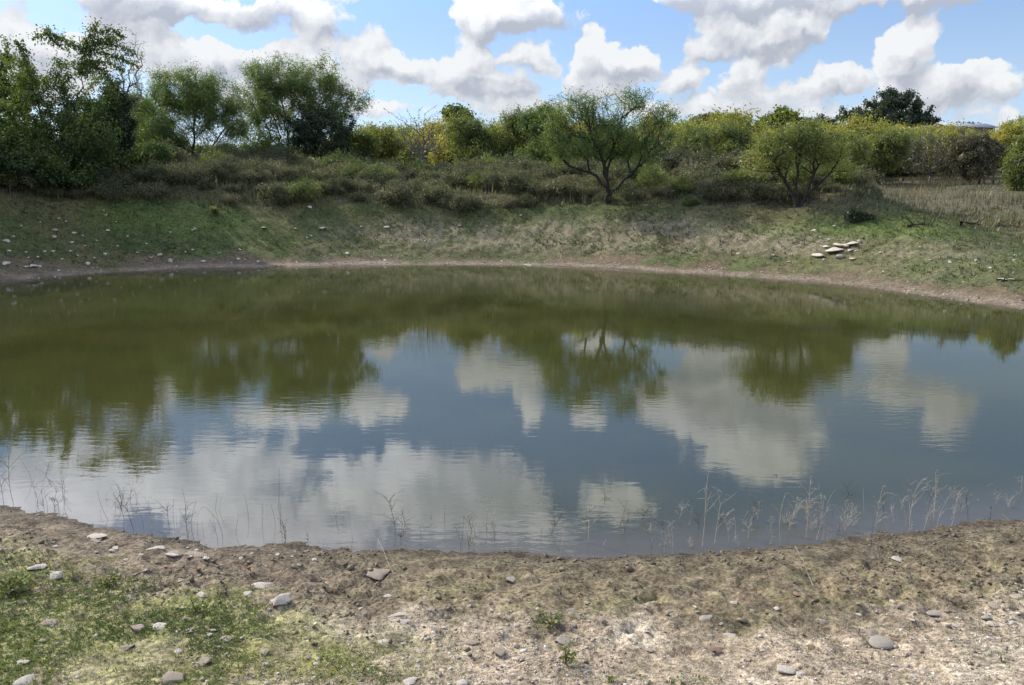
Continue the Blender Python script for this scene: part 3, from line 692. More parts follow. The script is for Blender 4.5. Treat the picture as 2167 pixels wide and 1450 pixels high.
# right: shrubs at the far side of the field
rr_ = [
 ('grey_twiggy_shrub','nearly leafless grey shrub, widest of those at the back of the field',1962,47,[(1955,325,45,40),(1985,340,30,30),(1930,340,28,26)],BROWNL,6,TWIG,-.1),
 ('rusty_shrub','rust-brown dense shrub standing alone at the right of the field',2068,44,[(2065,340,36,40),(2050,310,26,28),(2090,320,20,30)],BROWNL,60,BARK,.0),
 ('yellow_tree','yellow-green shrub between the grey twiggy one and the rusty one',2012,50,[(2010,325,36,36),(2020,300,26,20)],YELL,60,BARK,-.3),
 ('green_tree','dull green thicket tree at the left end of the field',1862,46,[(1860,335,40,34),(1885,310,30,28)],MESQ2,60,BARK,-.1),
 ('green_tree','green tree with bare lower limbs behind the field',1912,50,[(1910,315,34,30),(1890,335,24,24)],MESQ2,60,BARK,.05),
 ('yellow_tree','golden shrub near the right edge of the picture',2125,48,[(2120,310,32,28),(2150,300,26,24)],YELL,60,BARK,.0),
 ('grey_twiggy_shrub','dark bare-stemmed bush cut by the right edge of the picture',2155,37,[(2150,365,22,44),(2170,330,28,40)],MESQ2,20,BARK,-.2),
]
for i, (nm, lb, bx, Dt, lst, mt, pr_, bk, tb) in enumerate(rr_):
    tree_px(nm, lb, 'tree' if nm.endswith('tree') else 'shrub', bx, Dt, lst, n_attr=300, per=pr_, leafm=mt, barkm=bk, lsz=(.17, .05), spread=.18, seed=70+i, clump=.5, tintbias=tb, rtip=.007, minr=.007)
# oak on the skyline and other far trees
tree_px('live_oak_tree', 'large dark live oak standing alone on the skyline at the right', 'tree', 1890, 150,
    [(1885,215,34,24),(1855,235,42,22),(1920,232,36,26),(1812,248,34,16),(1958,256,24,10),(1905,200,26,16),(1880,255,70,16),(1790,262,16,10)], n_attr=330, per=60, leafm=OAKL,
    lsz=(.42, .30), spread=.42, droop=.0, seed=90, clump=1.1, rtip=.04, minr=.03, depth=.8, hollow=.4)
far_t = [
 ('small round yellow-green tree poking above the thicket left of the main mesquite',965,120,[(962,240,22,11),(975,250,26,10)],HACK,.1),
 ('yellow-green tree breaking the skyline above the bright green mesquite',1655,112,[(1655,250,26,12),(1640,262,28,12),(1680,262,24,8)],HACK,.2),
 ('greyish far tree on the skyline left of the yellow-green one',1520,118,[(1500,258,40,10),(1545,256,24,11)],BROWNL,.1),
 ('dark low oak at the foot of the large live oak, on its left',1735,142,[(1730,264,30,11),(1758,268,20,8)],OAKL,.1),
 ('small dark far tree beyond the barn roof',2052,165,[(2048,270,24,6)],OAKL,.1),
 ('dark far tree at the right edge of the skyline',2150,165,[(2150,288,20,7)],OAKL,.1),
]
for i, (lb, bx, Dt, lst, mt, tb) in enumerate(far_t):
    tree_px('far_tree', lb, 'tree', bx, Dt, lst, n_attr=110, per=60, leafm=mt, lsz=(.5, .3), spread=.4, seed=100+i, rtip=.03, minr=.02, tintbias=tb)

# ---- thicket: rows of shrubs between the crest and the skyline, copies of a few grown ones
def proto_shrub(name, label, mt, bk, seed, per=60, n=170, h=2.6, wd=1.9, ls=(.20, .075), sp=.34, tb=0):
    lob = [(0, 0, h*.55, wd*.8, wd*.8, h*.42), (-wd*.7, .2, h*.45, wd*.6, wd*.7, h*.36), (wd*.7, -.3, h*.5, wd*.55, wd*.6, h*.32), (wd*.1, .1, h*.85, wd*.35, wd*.3, h*.22), (-wd*.35, -.1, h*.8, wd*.25, wd*.3, h*.2)]
    return build_tree(name, label, 'shrub', (0, 0, 0), lob, n_attr=n, leafm=mt, barkm=bk, per=per, lsz=ls, spread=sp, seed=seed, rtip=.01, minr=.01, clump=.4, tintbias=tb)
PS = [proto_shrub('thicket_shrub', 'x', YELL, BARK, 201), proto_shrub('thicket_shrub', 'x', MESQ2, BARK, 202, tb=.15),
      proto_shrub('thicket_shrub', 'x', YELL, BARK, 203, h=3.1, wd=1.4, tb=-.25), proto_shrub('thicket_shrub', 'x', MESQ2, BARK, 204, h=2.2, wd=1.9),
      proto_shrub('thicket_shrub', 'x', BROWNL, TWIG, 205, per=22, tb=.1)]
kindlab = ['golden-yellow', 'yellow-green', 'tall olive-yellow', 'low green', 'brown half-bare']
def zone_far(px):
    for lim_, t_ in ((230, 'behind the tall left tree'), (480, 'behind the first mesquite'), (780, 'behind the tallest left mesquite'), (930, 'behind the leafless bush'),
                     (1130, 'left of the main mesquite'), (1420, 'behind the main mesquite'), (1570, 'right of the main mesquite'), (1780, 'behind the bright green mesquite'),
                     (1990, 'below the large live oak'), (2090, 'below the barn roof')):
        if px < lim_: return t_
    return 'by the right edge'
cand = []
rt = random.Random(5)
for k in range(298):
    Dt = rt.choice([rt.uniform(52, 62), rt.uniform(60, 85), rt.uniform(85, 125)])
    px = rt.uniform(780, 2330) if rt.random() < .82 else rt.uniform(-150, 780)
    if Dt < 54 and px > 1800: continue
    cand.append((px, Dt))
used = set()
for i, (px, Dt) in enumerate(cand):
    kind = rt.choices(range(5), [.36 if Dt > 60 else .16, .30, .22, .16, .05])[0]
    b = base_at(px, Dt); s = rt.uniform(.75, 1.25)
    if px < 780: s *= .8
    top_ = rt.uniform(258, 292) if px > 780 else rt.uniform(300, 335)      # the thicket keeps an even height
    if 1950 < px < 2110 and Dt < 135: top_ = max(top_, rt.uniform(283, 292))
    s = min(1.15, max(.3, (H + Dt*(421-top_)/F - b[2])/3.0))
    fld = 'near the skyline' if Dt > 85 else ('mid-thicket' if Dt > 60 else 'front of thicket')
    zn_ = zone_far(px)
    lab = '%s %s shrub, %s, %s' % ('small' if s < .6 else ('medium' if s < .85 else 'big'), kindlab[kind], fld, zn_)
    grp = lab.replace('shrub,', 'shrubs,')
    src = PS[kind]
    if kind not in used:
        used.add(kind); src.location = b; src.scale = (s, s, s); src['label'] = lab; src['group'] = grp; src.rotation_euler = (0, 0, rt.uniform(0, 6.28))
    else: copy_thing(src, b, rt.uniform(0, 6.28), (s*rt.uniform(.9, 1.2), s*rt.uniform(.9, 1.2), s*rt.uniform(.85, 1.15)), lab, grp)

# ---- low olive shrubs covering the upper far bank
def low_shrub(seed, mt, h=.8, wd=.75, per=60, n=90, tb=0, bk=TWIG):
    return build_tree('low_shrub', 'x', 'shrub', (0, 0, 0), [(0, 0, h*.5, wd, wd, h*.48), (wd*.5, .1, h*.4, wd*.6, wd*.6, h*.4)], n_attr=n, leafm=mt, barkm=bk,
                      per=per, lsz=(.11, .028), spread=.16, seed=seed, rtip=.003, minr=.003, clump=.3, droop=-.3, tintbias=tb, hollow=.2, k=3)
LS = [low_shrub(301, OLIVE), low_shrub(302, OLIVE, .65, .9, tb=.12), low_shrub(303, BROWNL, .7, .7, per=30), low_shrub(304, MESQ2, .75, .7, tb=-.2), low_shrub(305, OLIVE, 1.0, .8, tb=-.15)]
lslab = ['dense olive', 'pale olive spreading', 'brown twiggy', 'yellow-green', 'tall dark olive']
used = set(); rt = random.Random(11); spots = []
tries = 0
while len(spots) < 290 and tries < 9000:
    tries += 1
    px = rt.uniform(-30, 1830); Dt = rt.uniform(26.5, 42); b = base_at(px, Dt)
    dd = float(sdf(np.array([b[0]]), np.array([b[1]]))[0])
    lo = 4.3 if px > 500 else 4.1
    if 1630 < px < 1770 and Dt < 26.9: continue
    if 1235 < px < 1335 and Dt < 30.2: continue
    if dd < lo + .5*rt.random() or dd > 15: continue
    if any((b[0]-q[0])**2+(b[1]-q[1])**2 < .62**2 for q in spots): continue
    spots.append(b)
for b in spots:
    dd = float(sdf(np.array([b[0]]), np.array([b[1]]))[0])
    kind = rt.choices(range(5), [.33, .27, .15, .12, .13])[0]
    s = rt.uniform(.32, .9) if dd < 6. else (rt.uniform(.38, 1.0) if dd < 10 else rt.uniform(.5, 1.15))
    if abs(b[0]-3.6) < .7 and dd < 6.6: s *= .6
    part_ = 'foot of the shrub belt' if dd < 6.5 else ('crest of the far bank' if dd < 10.5 else 'just behind the crest')
    side = zone_far(float(proj(b[0], b[1], b[2])[0])).replace('behind', 'below').replace('by the right edge', 'at its right end')
    szw = 'tiny' if s < .5 else ('small' if s < .68 else ('medium' if s < .88 else 'big'))
    lab = '%s %s low shrub, %s, %s' % (szw, lslab[kind], part_, side); grp = lab.replace('shrub,', 'shrubs,')
    src = LS[kind]
    if kind not in used:
        used.add(kind); src.location = b; src.scale = (s, s, s); src['label'] = lab; src['group'] = grp
    else: copy_thing(src, b, rt.uniform(0, 6.28), (s*rt.uniform(.9, 1.3), s*rt.uniform(.9, 1.3), s), lab, grp)
for o_ in PS + LS:
    if o_['label'] == 'x':
        for c_ in list(o_.children): bpy.data.objects.remove(c_)
        bpy.data.objects.remove(o_)

# ------------------------------------------------------------------ grasses (stuff)
def blades(C, n_per, hgt, wid, tint, lean=.5, rg=rng, bend=.35):
    n = len(C); m = n*n_per
    c = np.repeat(C, n_per, 0); h_ = np.repeat(hgt, n_per)*rg.uniform(.5, 1.15, m); t = np.clip(np.repeat(tint, n_per)+rg.normal(size=m)*.14, 0, 1)
    a = rg.uniform(0, 2*math.pi, m); l = rg.uniform(0, lean, m)
    dr = np.stack([np.cos(a)*l, np.sin(a)*l, np.ones(m)], -1); dr /= np.linalg.norm(dr, axis=1, keepdims=True)
    c = c + np.stack([np.cos(a), np.sin(a), a*0], -1)*(rg.uniform(0, .35, m)*h_)[:, None]
    sd_ = np.stack([-np.sin(a), np.cos(a), a*0], -1)*np.repeat(wid, n_per)[:, None]
    mid = c + dr*(h_*.55)[:, None]; out_ = np.stack([np.cos(a), np.sin(a), a*0], -1)
    tip = c + dr*h_[:, None] + out_*(h_*bend*l)[:, None] - np.array([0, 0, 1])*(h_*bend*l*.5)[:, None]
    V = np.stack([c-sd_*.5, c+sd_*.5, mid+sd_*.4, mid-sd_*.4, tip], 1).reshape(-1, 3)
    i = np.arange(m)[:, None]*5
    Q = i+np.array([[0, 1, 2, 3]]); T = i+np.array([[3, 2, 4]])
    return V, Q, T, np.concatenate([t, t])
def scatter(n, x0, x1, y0, y1, cond):
    x = rng.uniform(x0, x1, n); y = rng.uniform(y0, y1, n); d = sdf(x, y)
    k = rng.uniform(0, 1, n) < cond(x, y, d); x, y, d = x[k], y[k], d[k]
    return np.stack([x, y, height(x, y, d)], -1), d
# short grass of the far bank
def c1(x, y, d):
    n = fbm(x, y, .6, 3, 71, .6); n2 = fbm(x, y, 2.2, 2, 72)
    px, py = proj(x, y, 0*x+.8)
    bare = blobpx(px, py, 1330, 500, 400, 36)*.7 + blobpx(px, py, 1650, 512, 110, 26)*.8
    return sstep(d + n2*.6, .9, 1.6)*(1-sstep(d, 10, 14))*np.clip(.6-n*1.0+n2*.8-bare, .05, 1)
C, d_ = scatter(115000, -18, 22, 13, 34, c1)
ti = np.clip(.42+fbm(C[:, 0], C[:, 1], .5, 3, 91)*.9, 0, 1)
V, Q, T, tt = blades(C, 3, rng.uniform(.03, .10, len(C)), rng.uniform(.010, .02, len(C)), ti, .9)
link('bank_grass', mesh_np('bank_grass', V, quads=Q, tris=T, mat=GRASSF, tint=tt), kind='stuff')
print('bank grass', len(C))
# coarser tufts and low weeds dotted over the slope
C, d_ = scatter(60000, -18, 22, 13, 34, lambda x, y, d: sstep(d, 1.0, 2.2)*(1-sstep(d, 8, 12))*np.clip(.32+fbm(x, y, .9, 3, 77)*1.1, .03, 1))
ti = np.clip(.4+rng.normal(size=len(C))*.25, 0, 1)
V, Q, T, tt = blades(C, 5, rng.uniform(.05, .16, len(C)), rng.uniform(.012, .024, len(C)), ti, 1.1)
link('slope_weeds', mesh_np('slope_weeds', V, quads=Q, tris=T, mat=OLIVE, tint=tt), kind='stuff')
# tall dry grass: shrub belt and the field
def c2(x, y, d):
    n = fbm(x, y, .7, 3, 73, .6)
    fld = sstep(x-.25*y, 2., 5.)
    return sstep(d + n, 4.0, 5.5)*(1-sstep(d, 20, 30)*(1-fld))*np.clip(.55+n*.9, .12, 1)
C, d_ = scatter(42000, -19, 34, 20, 60, c2)
ti = np.clip(.42+fbm(C[:, 0], C[:, 1], .35, 3, 92)*.9, 0, 1)
V, Q, T, tt = blades(C, 4, rng.uniform(.16, .52, len(C))*np.clip(.7+fbm(C[:, 0], C[:, 1], .4, 2, 93), .4, 1.3), rng.uniform(.010, .022, len(C)), ti, .45)
link('dry_grass', mesh_np('dry_grass', V, quads=Q, tris=T, mat=DRYG, tint=tt), kind='stuff')
print('dry grass', len(C))
# green-grey undergrowth mixed in it
C, d_ = scatter(26000, -19, 16, 22, 42, lambda x, y, d: sstep(d, 4.0, 5.2)*np.clip(.45-fbm(x, y, .8, 3, 74)*1.1, .05, 1))
ti = np.clip(.4+fbm(C[:, 0], C[:, 1], .5, 3, 95)*.9, 0, 1)
V, Q, T, tt = blades(C, 4, rng.uniform(.12, .40, len(C)), rng.uniform(.014, .03, len(C)), ti, .8)
link('undergrowth', mesh_np('undergrowth', V, quads=Q, tris=T, mat=OLIVE, tint=tt), kind='stuff')
# far pasture: coarse tufts
C, d_ = scatter(4500, -60, 110, 60, 200, lambda x, y, d: .8+0*x)
ti = np.clip(.6+fbm(C[:, 0], C[:, 1], .05, 3, 96), 0, 1)
V, Q, T, tt = blades(C, 4, rng.uniform(.4, .9, len(C)), rng.uniform(.06, .12, len(C)), ti, .5)
link('pasture_grass', mesh_np('pasture_grass', V, quads=Q, tris=T, mat=DRYG, tint=tt), kind='stuff')

# ------------------------------------------------------------------ foreground cover (stuff)
def gmaskf(x, y):
    z = height(x, y); px, py = proj(x, y, z)
    return np.clip(blobpx(px, py, 100, 1320, 520, 190, .35) + .55*blobpx(px, py, 800, 1400, 170, 60) + .25*blobpx(px, py, 1500, 1450, 160, 30), 0, 1), px, py
def cweed(x, y, d):
    g_, px, py = gmaskf(x, y)
    n = fbm(x, y, 2.3, 3, 111, .6); return sstep(d, .55, 1.)*g_*np.clip(.15+n*2.2, 0, .62)
def near_scatter(n, cond, y0=1.9, y1=7.5, x0=-5.5, x1=5.5):
    return scatter(n, x0, x1, y0, y1, lambda x, y, d: cond(x, y, d)*(np.abs(x) < .72*y+.7))
C, d_ = near_scatter(300000, cweed, 1.9, 6.5, -4.8, 2.5)
print('weeds', len(C))
m = 6
c = np.repeat(C, m, 0); n_ = len(c)
a = rng.uniform(0, 2*math.pi, n_); dr = np.stack([np.cos(a), np.sin(a), rng.uniform(.1, 1.2, n_)], -1)
sc = np.repeat(rng.uniform(.5, 1.3, len(C))**1.3, m)
tnt = np.clip(np.repeat(.42+fbm(C[:, 0], C[:, 1], 1.2, 3, 112)*1.1, m)+rng.normal(size=n_)*.15, 0, 1)
c = c + np.stack([np.cos(a), np.sin(a), 0*a+.6], -1)*(.007*sc*rng.uniform(0, 1, n_))[:, None]
V, Q, tt = leaves(c, dr, sc*rng.uniform(.006, .014, n_), sc*rng.uniform(.004, .008, n_), tnt)
link('weeds', mesh_np('weeds', V, quads=Q, mat=WEED, tint=tt), kind='stuff')
# moss-like short green among gravel
C, d_ = near_scatter(130000, lambda x, y, d: (sstep(d, .4, .9))*np.clip(gmaskf(x, y)[0]*.9 + .10 + fbm(x, y, 1.5, 3, 113)*.8 - .1, 0, 1))
V, Q, T, tt = blades(C, 3, rng.uniform(.008, .026, len(C)), rng.uniform(.0015, .003, len(C)), np.clip(.5+fbm(C[:, 0], C[:, 1], 1., 3, 114), 0, 1), 1.4)
link('short_grass', mesh_np('short_grass', V, quads=Q, tris=T, mat=GRASSF, tint=tt), kind='stuff')
# straw litter lying about
C, d_ = near_scatter(6500, lambda x, y, d: sstep(d, -.1, .2)*np.clip(.5+fbm(x, y, 1., 2, 115), .1, 1))
n_ = len(C); a = rng.uniform(0, math.pi, n_); L = rng.uniform(.012, .06, n_)*np.where(rng.uniform(size=n_) < .07, 3, 1)
dr = np.stack([np.cos(a), np.sin(a)*.8, rng.uniform(-.05, .3, n_)], -1); dr /= np.linalg.norm(dr, axis=1, keepdims=True)
C[:, 2] += .008
V, Q = tubes(C-dr*L[:, None]*.5, C+dr*L[:, None]*.5, 0*L+.0008, 0*L+.0005, 3)
link('straw_litter', mesh_np('straw_litter', V, quads=Q, mat=STRAW), kind='stuff')

# ---- stones
def ico(sub):
    import bmesh
    bm = bmesh.new(); bmesh.ops.create_icosphere(bm, subdivisions=sub, radius=1)
    V = np.array([v.co[:] for v in bm.verts]); Fc = np.array([[v.index for v in f.verts] for f in bm.faces]); bm.free()
    return V, Fc
ICO1 = ico(1); ICO2 = ico(2); ICO3 = ico(3)
def rock_shape(V, seed, ang=.6, lump=.25):
    rg = np.random.default_rng(seed)
    V = V.copy()
    for _ in range(int(7+ang*9) if ang > .1 else 5):               # facets: cut by random planes
        nrm = unit(1, rg)[0]; off = rg.uniform(.34, .78) if ang > .3 else rg.uniform(.8, .95)
        s = V@nrm; over = s > off; V[over] -= np.outer(s[over]-off, nrm)*(1. if ang > .3 else .6)
    V = V-(V.max(0)+V.min(0))/2; V /= (V.max(0)-V.min(0))/2
    if ang > .1:
        q = V*2.6; rough_ = vnoise(q[:, 0]+q[:, 2]*1.7+seed, q[:, 1]-q[:, 2]*1.3, seed)+.6*vnoise(q[:, 0]*2.3+q[:, 2], q[:, 1]*2.3+q[:, 2]*2.1, seed+1)
        V = V*(1+.16*rough_)[:, None]
    n = np.sin(V@rg.normal(size=3)*2.2+rg.uniform(0, 6)) + .5*np.sin(V@rg.normal(size=3)*4.7+rg.uniform(0, 6))
    return V*(1+lump*(.22 if ang > .1 else .3)*n)[:, None]
def chips(C, size, mat, name, flat=(.4, .8), base=ICO1, sink=.25, nshape=24, kind='stuff', tint=None):
    """many small stones joined into one mesh"""
    bV, bF = base; shapes = np.stack([rock_shape(bV, 900+i, rng.uniform(.2, .8)) for i in range(nshape)])
    n = len(C); sh = shapes[rng.integers(0, nshape, n)]
    a = rng.uniform(0, 2*math.pi, n); fx = rng.uniform(.8, 1.4, n); fy = rng.uniform(.6, 1., n); fz = rng.uniform(*flat, n)
    x = sh[..., 0]*(fx*size)[:, None]; y = sh[..., 1]*(fy*size)[:, None]; z = sh[..., 2]*(fz*size)[:, None]
    tx = rng.normal(size=n)*.25; z = z + x*tx[:, None]
    X_ = x*np.cos(a)[:, None]-y*np.sin(a)[:, None]; Y_ = x*np.sin(a)[:, None]+y*np.cos(a)[:, None]
    V = np.stack([X_+C[:, 0:1], Y_+C[:, 1:2], z+C[:, 2:3]+(fz*size*(1-2*sink)*.5)[:, None]], -1).reshape(-1, 3)
    Fa = (np.arange(n)[:, None, None]*len(bV) + bF[None]).reshape(-1, 3)
    tt = None
    if tint is not None: tt = np.repeat(tint, len(bF))
    return link(name, mesh_np(name, V, tris=Fa, mat=mat, tint=tt), kind=kind)
GRAV = leafmat('gravel_stone', [(0, (.12, .085, .055)), (.35, (.26, .20, .14)), (.7, (.42, .35, .26)), (1, (.68, .63, .55))], 0.0)
RED = leafmat('mud_clod', [(0, (.07, .052, .03)), (.5, (.14, .108, .06)), (1, (.22, .18, .10))], 0.0)
def cgrav(x, y, d):
    g_, px, py = gmaskf(x, y)
    return sstep(d + fbm(x, y, 1.3, 3, 61)*.5, .8, 1.5)*np.clip(1-.62*g_, 0, 1)*np.clip(.6+fbm(x, y, 1.1, 3, 121)*1.3, .1, 1)
C, d_ = near_scatter(135000, cgrav, y1=6.8, x0=-4.5, x1=4.8)
sz = .0030*np.exp(rng.normal(size=len(C))*.6); sz = np.clip(sz, .0015, .014)
print('gravel', len(C))
chips(C, sz, GRAV, 'gravel', tint=np.clip(.5+rng.normal(size=len(C))*.25, 0, 1))
# trampled mud clods along the near waterline
def cmud(x, y, d):
    return sstep(d, -.35, .0)*(1-sstep(d, .8, 1.5))*np.clip(.35+fbm(x, y, 2., 3, 122)*1.6, .05, 1)
C, d_ = near_scatter(72000, cmud, y0=3, y1=8.2, x0=-6, x1=6.5)
sz = np.clip(.0055*np.exp(rng.normal(size=len(C))*.5), .002, .022)*np.where(d_ < .05, .8, 1)
print('clods', len(C))
chips(C, sz, RED, 'mud_clods', flat=(.45, .9), tint=np.clip(.45+rng.normal(size=len(C))*.22, 0, 1))
# grit on the far mud strip
C, d_ = scatter(26000, -17, 14, 11, 28, lambda x, y, d: sstep(d, -.05, .1)*(1-sstep(d, .9, 1.6)))
chips(C, np.clip(.014*np.exp(rng.normal(size=len(C))*.5), .006, .05), GRAV, 'shore_pebbles', tint=np.clip(.42+rng.normal(size=len(C))*.2, 0, 1))

ROCKMESH = {}
def rock_mesh(seed, mat, ang, base=ICO3):
    key = (seed, mat.name, ang)
    if key not in ROCKMESH:
        V = rock_shape(base[0], seed, ang, .18); ROCKMESH[key] = mesh_np('rock', V, tris=base[1], mat=mat, smooth=ang < .3)
    return ROCKMESH[key]
def rock(px, py, wpx, hpx, mat, label, ang=.6, seed=None, group=None, cat='rock', name='rock', sink=.22, rz=None):
    """stone whose visible width and height are given in photo pixels"""
    g_ = ground(px, py + hpx*.4); D_ = math.sqrt(g_[0]**2+g_[1]**2+(H-g_[2])**2)
    s = D_/F; sinE = (H-g_[2])/D_; cosE = math.sqrt(max(0, 1-sinE**2))
    wx_ = wpx*s*.5; hh = hpx*s*.5
    zz_ = hh*.62 if sinE > .25 else hh*.9
    yy = min(max(math.sqrt(max(hh**2-(zz_*cosE)**2, 0))/max(sinE, .12), wx_*.45), wx_*1.1)
    o = link(name, rock_mesh(seed if seed is not None else int(px*7+py) % 23, mat, ang), None, (g_[0], g_[1], g_[2]+zz_*(.42-sink)), label=label, category=cat, group=group)
    o.scale = (wx_, yy, zz_); o.rotation_euler = (0, 0, rng.uniform(-.25, .25) if rz is None else rz)
    return o
W_, T_, G_, O_ = ROCKW, ROCKT, ROCKG, ROCKR
near_rocks = [
 (795,1208,66,30,T_,'largest stone by the near waterline, rounded and mud-stained',.6),
 (555,1237,44,24,W_,'upper of two white limestone blocks on the near bank left of centre',.8),
 (592,1259,42,30,W_,'lower, wedge-shaped of two white limestone blocks on the near bank',.9),
 (525,1256,18,10,W_,'small white chip left of the two white limestone blocks',.6),
 (208,1132,38,13,W_,'flat pale slab at the left end of the near waterline',.7),
 (200,1143,26,9,T_,'tan chip just below the flat pale slab at the left waterline',.6),
 (330,1157,38,9,W_,'thin pale slab on brown mud near the left shore',.7),
 (372,1167,32,12,T_,'pale stone touching the long thin slab on brown mud',.6),
 (414,1172,56,7,T_,'long thin slab on brown mud near the left shore',.8),
 (364,1179,34,8,W_,'thin pale chip below the long thin slab',.7),
 (75,1198,44,11,W_,'long pale stone among the weeds at the left edge',.6),
 (118,1213,30,19,W_,'lumpy cream stone among the weeds at the left',.5),
 (273,1263,24,14,G_,'grey stone in the weeds left of the white blocks',.6),
 (428,1258,22,14,W_,'white stone between the weeds and the two white blocks',.7),
 (105,1315,32,13,T_,'pinkish-tan stone with dark underside in the left weeds',.5),
 (290,1329,30,15,T_,'tan stone left of the bright angular one in the weeds',.5),
 (346,1320,40,20,W_,'bright angular white rock in the middle of the weeds',.9),
 (450,1332,20,8,W_,'small white chip, upper of a pair right of the angular rock',.6),
 (441,1340,22,9,W_,'small white chip, lower of a pair right of the angular rock',.6),
 (405,1332,24,9,T_,'small tan chip right of the bright angular rock',.6),
 (478,1350,28,13,T_,'tan flat stone below the pair of white chips',.6),
 (265,1371,34,13,T_,'flat pinkish stone in yellow-green moss at the lower left',.4),
 (376,1377,22,10,W_,'pale green-white stone in the lower left moss',.4),
 (560,1376,24,17,T_,'yellowish angular stone standing on edge below the white blocks',.9),
 (432,1396,28,26,T_,'tall tan stone in the lower left moss',.4),
 (368,1429,50,22,T_,'largest brown stone at the bottom edge left of centre',.6),
 (45,1398,34,13,W_,'white flat stone near the lower left corner',.6),
 (50,1438,42,22,W_,'pale pitted stone at the lower left corner',.4),
 (822,1258,20,11,W_,'small white stone below the largest waterline stone',.6),
 (842,1299,48,11,W_,'upper of two long flat white stones on the gravel',.7),
 (846,1311,52,12,W_,'lower of two long flat white stones on the gravel',.7),
 (813,1356,28,11,W_,'white oval stone left of centre on the lower gravel',.3),
 (1080,1226,22,17,G_,'muddy upright stone in the centre of the mud band',.6),
 (1055,1378,30,20,T_,'brown pitted stone on the lower centre gravel',.6),
 (1000,1361,30,13,T_,'tan stone left of the brown pitted one',.6),
 (870,1437,34,17,W_,'bright white stone on the bottom edge left of centre',.6),
 (978,1441,26,13,W_,'bright white stone on the bottom edge near the centre',.5),
 (1070,1441,20,9,W_,'small white stone on the bottom edge, right of the bright pair',.5),
 (1192,1353,30,15,G_,'greenish-grey stone beside the small leafy weed',.6),
 (1208,1291,22,11,G_,'small dark-sided stone above the small leafy weed',.6),
 (1275,1313,16,11,T_,'small orange-tan stone right of the leafy weed',.6),
 (1866,1357,46,23,G_,'smooth oval grey-tan pebble, the plumpest stone at the right',.0),
 (1843,1328,26,22,G_,'knobbly grey stone just above the smooth oval pebble',.5),
 (1492,1305,32,15,G_,'grey wedge of stone with a dark side right of centre',.9),
 (1740,1313,24,11,T_,'pinkish stone left of the knobbly grey one',.5),
 (1900,1181,22,15,W_,'pale stone on the mud band at the right',.5),
 (1985,1297,50,13,G_,'flat grey slab half buried at the right',.6),
 (2105,1280,22,14,T_,'brown lump at the right edge above three small stones',.5),
 (2078,1292,18,10,T_,'small tan stone below the brown lump at the right edge',.5),
 (2086,1308,26,10,G_,'flat brownish stone near the right edge',.5),
 (2098,1321,22,9,W_,'white chip near the right edge below the flat brownish stone',.5),
 (1515,1371,38,20,O_,'rusty orange pitted stone right of centre',.5),
 (1664,1421,38,18,W_,'white chalky slab near the bottom edge at the right',.6),
 (1692,1424,22,11,W_,'white chip touching the chalky slab',.6),
 (1937,1430,26,10,W_,'thin white stone at the bottom edge on the right',.5),
 (1689,1254,24,14,O_,'dark red-brown stone on the edge of the mud band',.6),
 (1551,1275,22,10,W_,'pinkish-white chip left of the dark red-brown stone',.6),
 (1545,1343,26,7,W_,'thin white chip above the rusty orange stone',.6),
 (1718,1369,18,12,O_,'small rusty stone left of the smooth oval pebble',.6),
 (1680,1370,14,11,T_,'small orange-tan stone beside the small rusty one',.5),
 (1830,1398,14,9,O_,'tiny rust-red chip below the smooth oval pebble',.6),
 (1415,1292,16,10,T_,'small tan stone left of the grey wedge',.6),
]
for r_ in near_rocks:
    px, py, wp, hp, mt, lb, an = r_
    if lb.startswith('smooth oval'): rock(px, py, wp, hp, mt, lb, .0, seed=5, name='pebble', cat='pebble', sink=-.2, rz=.35)
    else: rock(px, py, wp*.9, hp*.95, mt, lb, an, sink=.36)
# further stones one could count on the near bank
LM = [(795,1206,'the largest waterline stone'),(573,1248,'the two white limestone blocks'),(208,1134,'the flat slab at the left waterline'),(390,1168,'the long thin slab'),
      (118,1213,'the lumpy cream stone'),(346,1320,'the bright angular white rock'),(105,1315,'the pinkish-tan stone'),(368,1429,'the largest brown stone'),(45,1398,'the white flat corner stone'),
      (265,1371,'the flat pinkish mossy stone'),(560,1376,'the yellowish stone on edge'),(445,1336,'the pair of white chips'),(844,1305,'the two long flat white stones'),(813,1356,'the white oval stone'),
      (870,1437,'the bright white bottom-edge stone'),(1055,1378,'the brown pitted stone'),(1168,1320,'the small green weed'),(1197,1395,'the reddish-stemmed weed'),(1290,1445,'the bottom-edge seedling'),
      (1866,1357,'the smooth oval pebble'),(1492,1305,'the grey wedge stone'),(1515,1371,'the rusty orange stone'),(1664,1421,'the white chalky slab'),(1985,1297,'the flat grey slab'),
      (2098,1310,'the three right-edge stones'),(1937,1430,'the thin white bottom stone'),(1740,1313,'the pinkish stone'),(1275,1313,'the small orange-tan stone'),(2120,1405,'the tiny green sprout')]
def near_label(px, py, colr, size):
    L_m = min(LM, key=lambda q: (q[0]-px)**2+((q[1]-py)*1.6)**2); dx, dy = px-L_m[0], (py-L_m[1])*1.6
    rel = ('right of' if dx > 0 else 'left of') if abs(dx) > abs(dy) else ('in front of' if dy > 0 else 'behind')
    return '%s %s %s %s' % ('small' if size < 12 else 'medium-sized', colr, 'stone', rel+' '+L_m[2])
rt = random.Random(21)
zones = [((20, 1180, 640, 1440), 'small pale stone half hidden in the weeds of the near left bank', 'small stones in the near left weeds', 48),
         ((640, 1260, 1300, 1445), 'small pale chip on the gravel in the lower middle', 'small chips on the lower middle gravel', 72),
         ((1300, 1270, 2160, 1445), 'small tan chip on the sandy gravel at the lower right', 'small chips on the lower right gravel', 86),
         ((60, 1110, 700, 1190), 'small flat stone in the brown mud of the near left shore', 'small flat stones in the near left mud', 30)]
